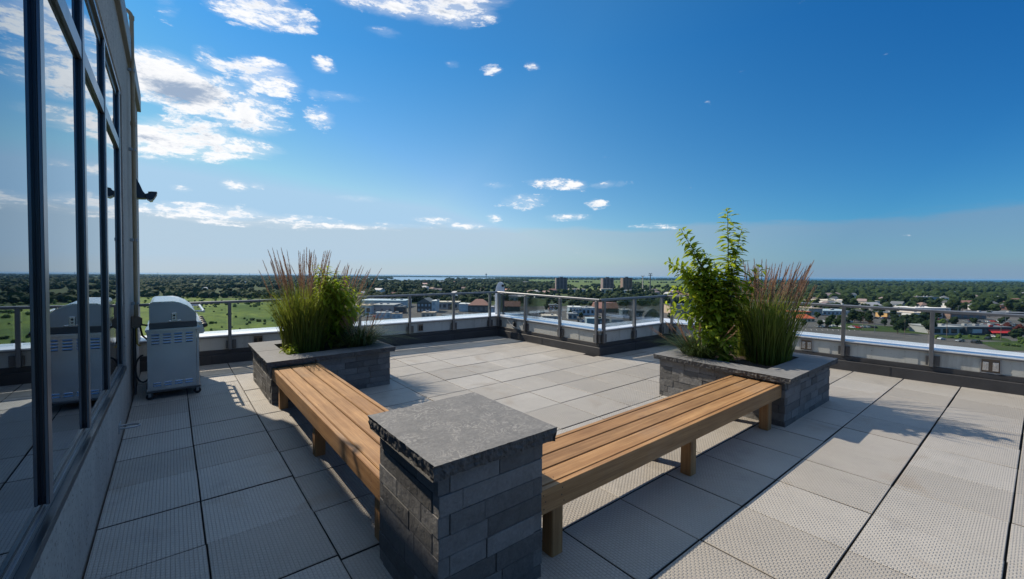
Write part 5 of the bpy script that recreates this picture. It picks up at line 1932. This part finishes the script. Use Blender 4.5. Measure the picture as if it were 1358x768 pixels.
# ------------------------------------------------------------------ masts, posts, far landmarks
def mast(label, px, dist, hpx, arms, mat):
    p = gd(px, dist)
    h = hpx * dist / F_PX
    t = thing('floodlight_mast', label, 'mast', (p.x, p.y, GZ), 'masts beside the fields')
    m = MB()
    m.tube([(p.x, p.y, GZ), (p.x, p.y, GZ + h * .5), (p.x, p.y, GZ + h)], [1.25, 1.05, .8], 10)
    m.build('pole', mat, t, shear=False, smooth=True)
    for z, w_ in arms:
        m = MB()
        m.tube([(p.x - rt.x * w_, p.y - rt.y * w_, GZ + h * z + w_ * .35), (p.x, p.y, GZ + h * z), (p.x + rt.x * w_, p.y + rt.y * w_, GZ + h * z + w_ * .35)], .42, 6)
        m.build('arm', W_['slate'], t, shear=False)
        for s in (-1, 1):
            m = MB()
            m.obox((p.x + rt.x * w_ * s, p.y + rt.y * w_ * s, GZ + h * z + w_ * .35 + .4), (1.6, 0, 0), (0, 1.6, 0), (0, 0, 1.3))
            m.build('floodlight', W_['slate'], t, shear=False)


mast('pale tall mast with a forked head left of the dark mast', 852.5, 930, 22, ((.96, 2.6),), W_['cream'])
mast('dark tall mast with a crossed head beside the pale mast', 862.5, 900, 26, ((.97, 2.4), (.88, 3.2)), W_['slate'])
p = gd(644.7, 4200)
wt_ = thing('water_tower', 'thin far water tower on the horizon left of the railing corner', 'water tower', (p.x, p.y, GZ))
MB().tube([(p.x, p.y, GZ), (p.x, p.y, GZ + 42)], 4.2, 10).build('shaft', W_['grey'], wt_, shear=False)
MB().tube([(p.x, p.y, GZ + 40), (p.x, p.y, GZ + 43), (p.x, p.y, GZ + 52), (p.x, p.y, GZ + 54)], [4.5, 8, 8, 5], 12).build('tank', W_['grey'], wt_, shear=False)
for px, h_ in ((209, 46), (252, 44), (291, 43), (331, 48), (492, 44)):
    p = gd(px, 6500)
    o = MB().tube([(p.x, p.y, GZ), (p.x, p.y, GZ + h_)], [2.4, 1.4], 6).build('radio_mast', W_['slate'], None, shear=False)
    tag(o, 'thin dark radio mast on the far left horizon', 'mast', 'radio masts on the horizon')
for i, (px, dist, hh, lab) in enumerate(((1272, 372, 11, 'grey lamp post beside the dark brown store'), (1335.5, 300, 11, 'grey lamp post in the car park near the red leaved trees'),
                                    (1162, 270, 5, 'lamp post on the road left of the thicket'), (1310, 330, 10, 'grey lamp post in the middle of the right car park'), (505, 330, 12, 'thin lamp post before the left yard units'))):
    p = gd(px, dist)
    t = thing('lamp_post', lab, 'lamp post', (p.x, p.y, GZ), 'lamp posts in the car parks')
    MB().tube([(p.x, p.y, GZ), (p.x, p.y, GZ + hh)], [.17, .11], 8).build('pole', W_['slate'], t, shear=False)
    MB().obox((p.x + rt.x * .8, p.y + rt.y * .8, GZ + hh), rt * 1.9, Vector((-rt.y, rt.x, 0)) * .35, (0, 0, .22)).build('lamp_head', W_['grey'], t, shear=False)


# ------------------------------------------------------------------ cars
def make_car(col, nm):
    t = thing('parked_car', None, 'car', (0, 0, -5000))
    prof = [(-2.2, .32), (2.2, .32), (2.25, .62), (2.05, .82), (1.15, .93), (.45, 1.42), (-1.15, 1.45), (-1.85, .98), (-2.2, .9), (-2.26, .6)]
    MB().prism(prof, 1, -.88, .88).build('body', W_c[col], t, shear=False, local=True, bevel=.09, seg=2)
    gp_ = [(1.02, .95), (.42, 1.36), (-1.12, 1.39), (-1.68, 1.0)]
    MB().prism(gp_, 1, -.895, .895).build('side_window', W_['glassdark'], t, shear=False, local=True)
    for s, (xa, za, xb, zb) in ((1, (1.17, .95, .48, 1.40)), (-1, (-1.2, 1.42, -1.86, 1.0))):
        MB().obox(((xa + xb) / 2 + .03 * s, 0, (za + zb) / 2 + .02), Vector((xb - xa, 0, zb - za)) * .86, (0, 1.45, 0), Vector((-(zb - za), 0, xb - xa)).normalized() * .06).build('windscreen', W_['glassdark'], t, shear=False, local=True)
    for x in (-1.38, 1.38):
        for y in (-.8, .8):
            w_ = MB().cyl((x, y - .1, .32), (x, y + .1, .32), .33, 14).build('wheel', M['black'], t, shear=False, local=True)
            MB().cyl((x, y - .108, .32), (x, y + .108, .32), .19, 10).build('rim', M['greymetal'], w_, shear=False, local=True)
    return t


W_c = {'white': simple('car_white', (.72, .72, .72), .25, 0, .02), 'silver': simple('car_silver', (.38, .40, .42), .25, .5, .02), 'black': simple('car_black', (.02, .02, .023), .2, 0, .02),
       'red': simple('car_red', (.42, .03, .025), .25, 0, .02), 'blue': simple('car_blue', (.05, .10, .22), .25, 0, .02), 'orange': simple('car_orange', (.55, .16, .05), .25, 0, .02)}
carp = {c: make_car(c, c) for c in W_c}
cused = set()


def car(col, px, dist, head, label, group='cars around the shops and yards', scale=1.0):
    p = gd(px, dist)
    p.z = GZ + 0.25
    src = carp[col]
    if col not in cused:
        cused.add(col)
        src.location, src.rotation_euler, src.scale = p, (0, 0, head), (scale,) * 3
        src['label'], src['group'] = label, group
        return src
    return copy_thing(src, p, head, scale, label, group)


car('white', 1251, 240, R(-20), 'white car on the road before the grey storefront')
car('silver', 1276, 233, R(150), 'silver car on the road before the dark restaurant')
car('black', 1298, 228, R(-25), 'long black car on the road right of the silver car', scale=1.25)
car('black', 1313, 243, R(160), 'black car turning off the road below the red awning')
car('white', 1318, 252, R(60), 'white car under the red awning')
rc = random.Random(77)
cols = ['white', 'silver', 'black', 'white', 'silver', 'blue', 'black', 'silver', 'white', 'red']
for row, (a, b, n, dist, d2, lab, grp) in enumerate((
        (1084, 1120, 10, 296, 302, 'car in the row parked behind the right planter', 'cars parked behind the right planter'),
        (1088, 1130, 9, 330, 336, 'car in the far row by the grey store block', 'cars parked by the grey store block'),
        (1128, 1162, 8, 292, 298, 'car parked under the dark trees by the car park', 'cars parked under the dark trees'),
        (1150, 1186, 8, 362, 366, 'car parked between the warehouse and the trees', 'cars parked below the warehouse'),
        (1255, 1268, 3, 336, 340, 'car parked beside the small grass island', 'cars beside the grass island'),
        (1222, 1250, 6, 356, 360, 'car parked along the pale storefront', 'cars along the pale storefront'),
        (1284, 1356, 13, 312, 318, 'car parked in the open car park on the right', 'cars in the open car park'),
        (1280, 1340, 9, 338, 344, 'car parked in the row below the dark brown store', 'cars below the dark brown store'),
        (766, 786, 7, 318, 326, 'car parked in the yard before the offices', 'cars in the office yard'),
        (842, 870, 7, 318, 326, 'car parked in the yard before the curved hall', 'cars before the curved hall'),
        (894, 925, 8, 300, 330, 'car parked before the tan shop', 'cars before the tan shop'),
        (596, 640, 8, 360, 372, 'vehicle parked in the yard left of the railing corner', 'cars in the corner yard'),
        (664, 716, 11, 352, 378, 'vehicle parked in the scrap yard right of the railing corner', 'cars in the scrap yard'),
        (470, 500, 5, 345, 350, 'car parked before the white industrial unit', 'cars before the white unit'))):
    for i in range(n):
        c = rc.choice(cols)
        p_ = a + (b - a) * (i + rc.uniform(.2, .8)) / n
        names = {'white': 'white', 'silver': 'silver', 'black': 'black', 'blue': 'dark blue', 'red': 'red'}
        car(c, p_, rc.uniform(dist, d2), R(rc.choice((50, 230)) + rc.uniform(-6, 6)), names[c] + ' ' + lab, names[c] + ' ' + grp, 1.0)
car('orange', 1088, 318, R(20), 'orange car in the car park behind the right planter')

for o in [c for c in list(bpy.data.objects) if c.parent is None and c.location.z < -4000]:
    for ch in list(o.children):
        for g_ in list(ch.children):
            bpy.data.objects.remove(g_)
        bpy.data.objects.remove(ch)
    bpy.data.objects.remove(o)

# ------------------------------------------------------------------ air
hz = MB().box(-22000, 22000, -22000, 22000, GZ - 1.0, 7.0).build('haze', [], None, shear=False)
tag(hz, 'thin pale haze over the whole landscape', None, None, 'stuff')
hm = bpy.data.materials.new('haze_air')
hm.use_nodes = True
hm.node_tree.nodes.clear()
ho = hm.node_tree.nodes.new('ShaderNodeOutputMaterial')
hv = hm.node_tree.nodes.new('ShaderNodeVolumePrincipled')
hv.inputs['Color'].default_value = (0.25, 0.60, 1.0, 1)
hv.inputs['Density'].default_value = 3.0e-5
hv.inputs['Anisotropy'].default_value = 0.0
hm.node_tree.links.new(hv.outputs[0], ho.inputs['Volume'])
hz.data.materials.append(hm)
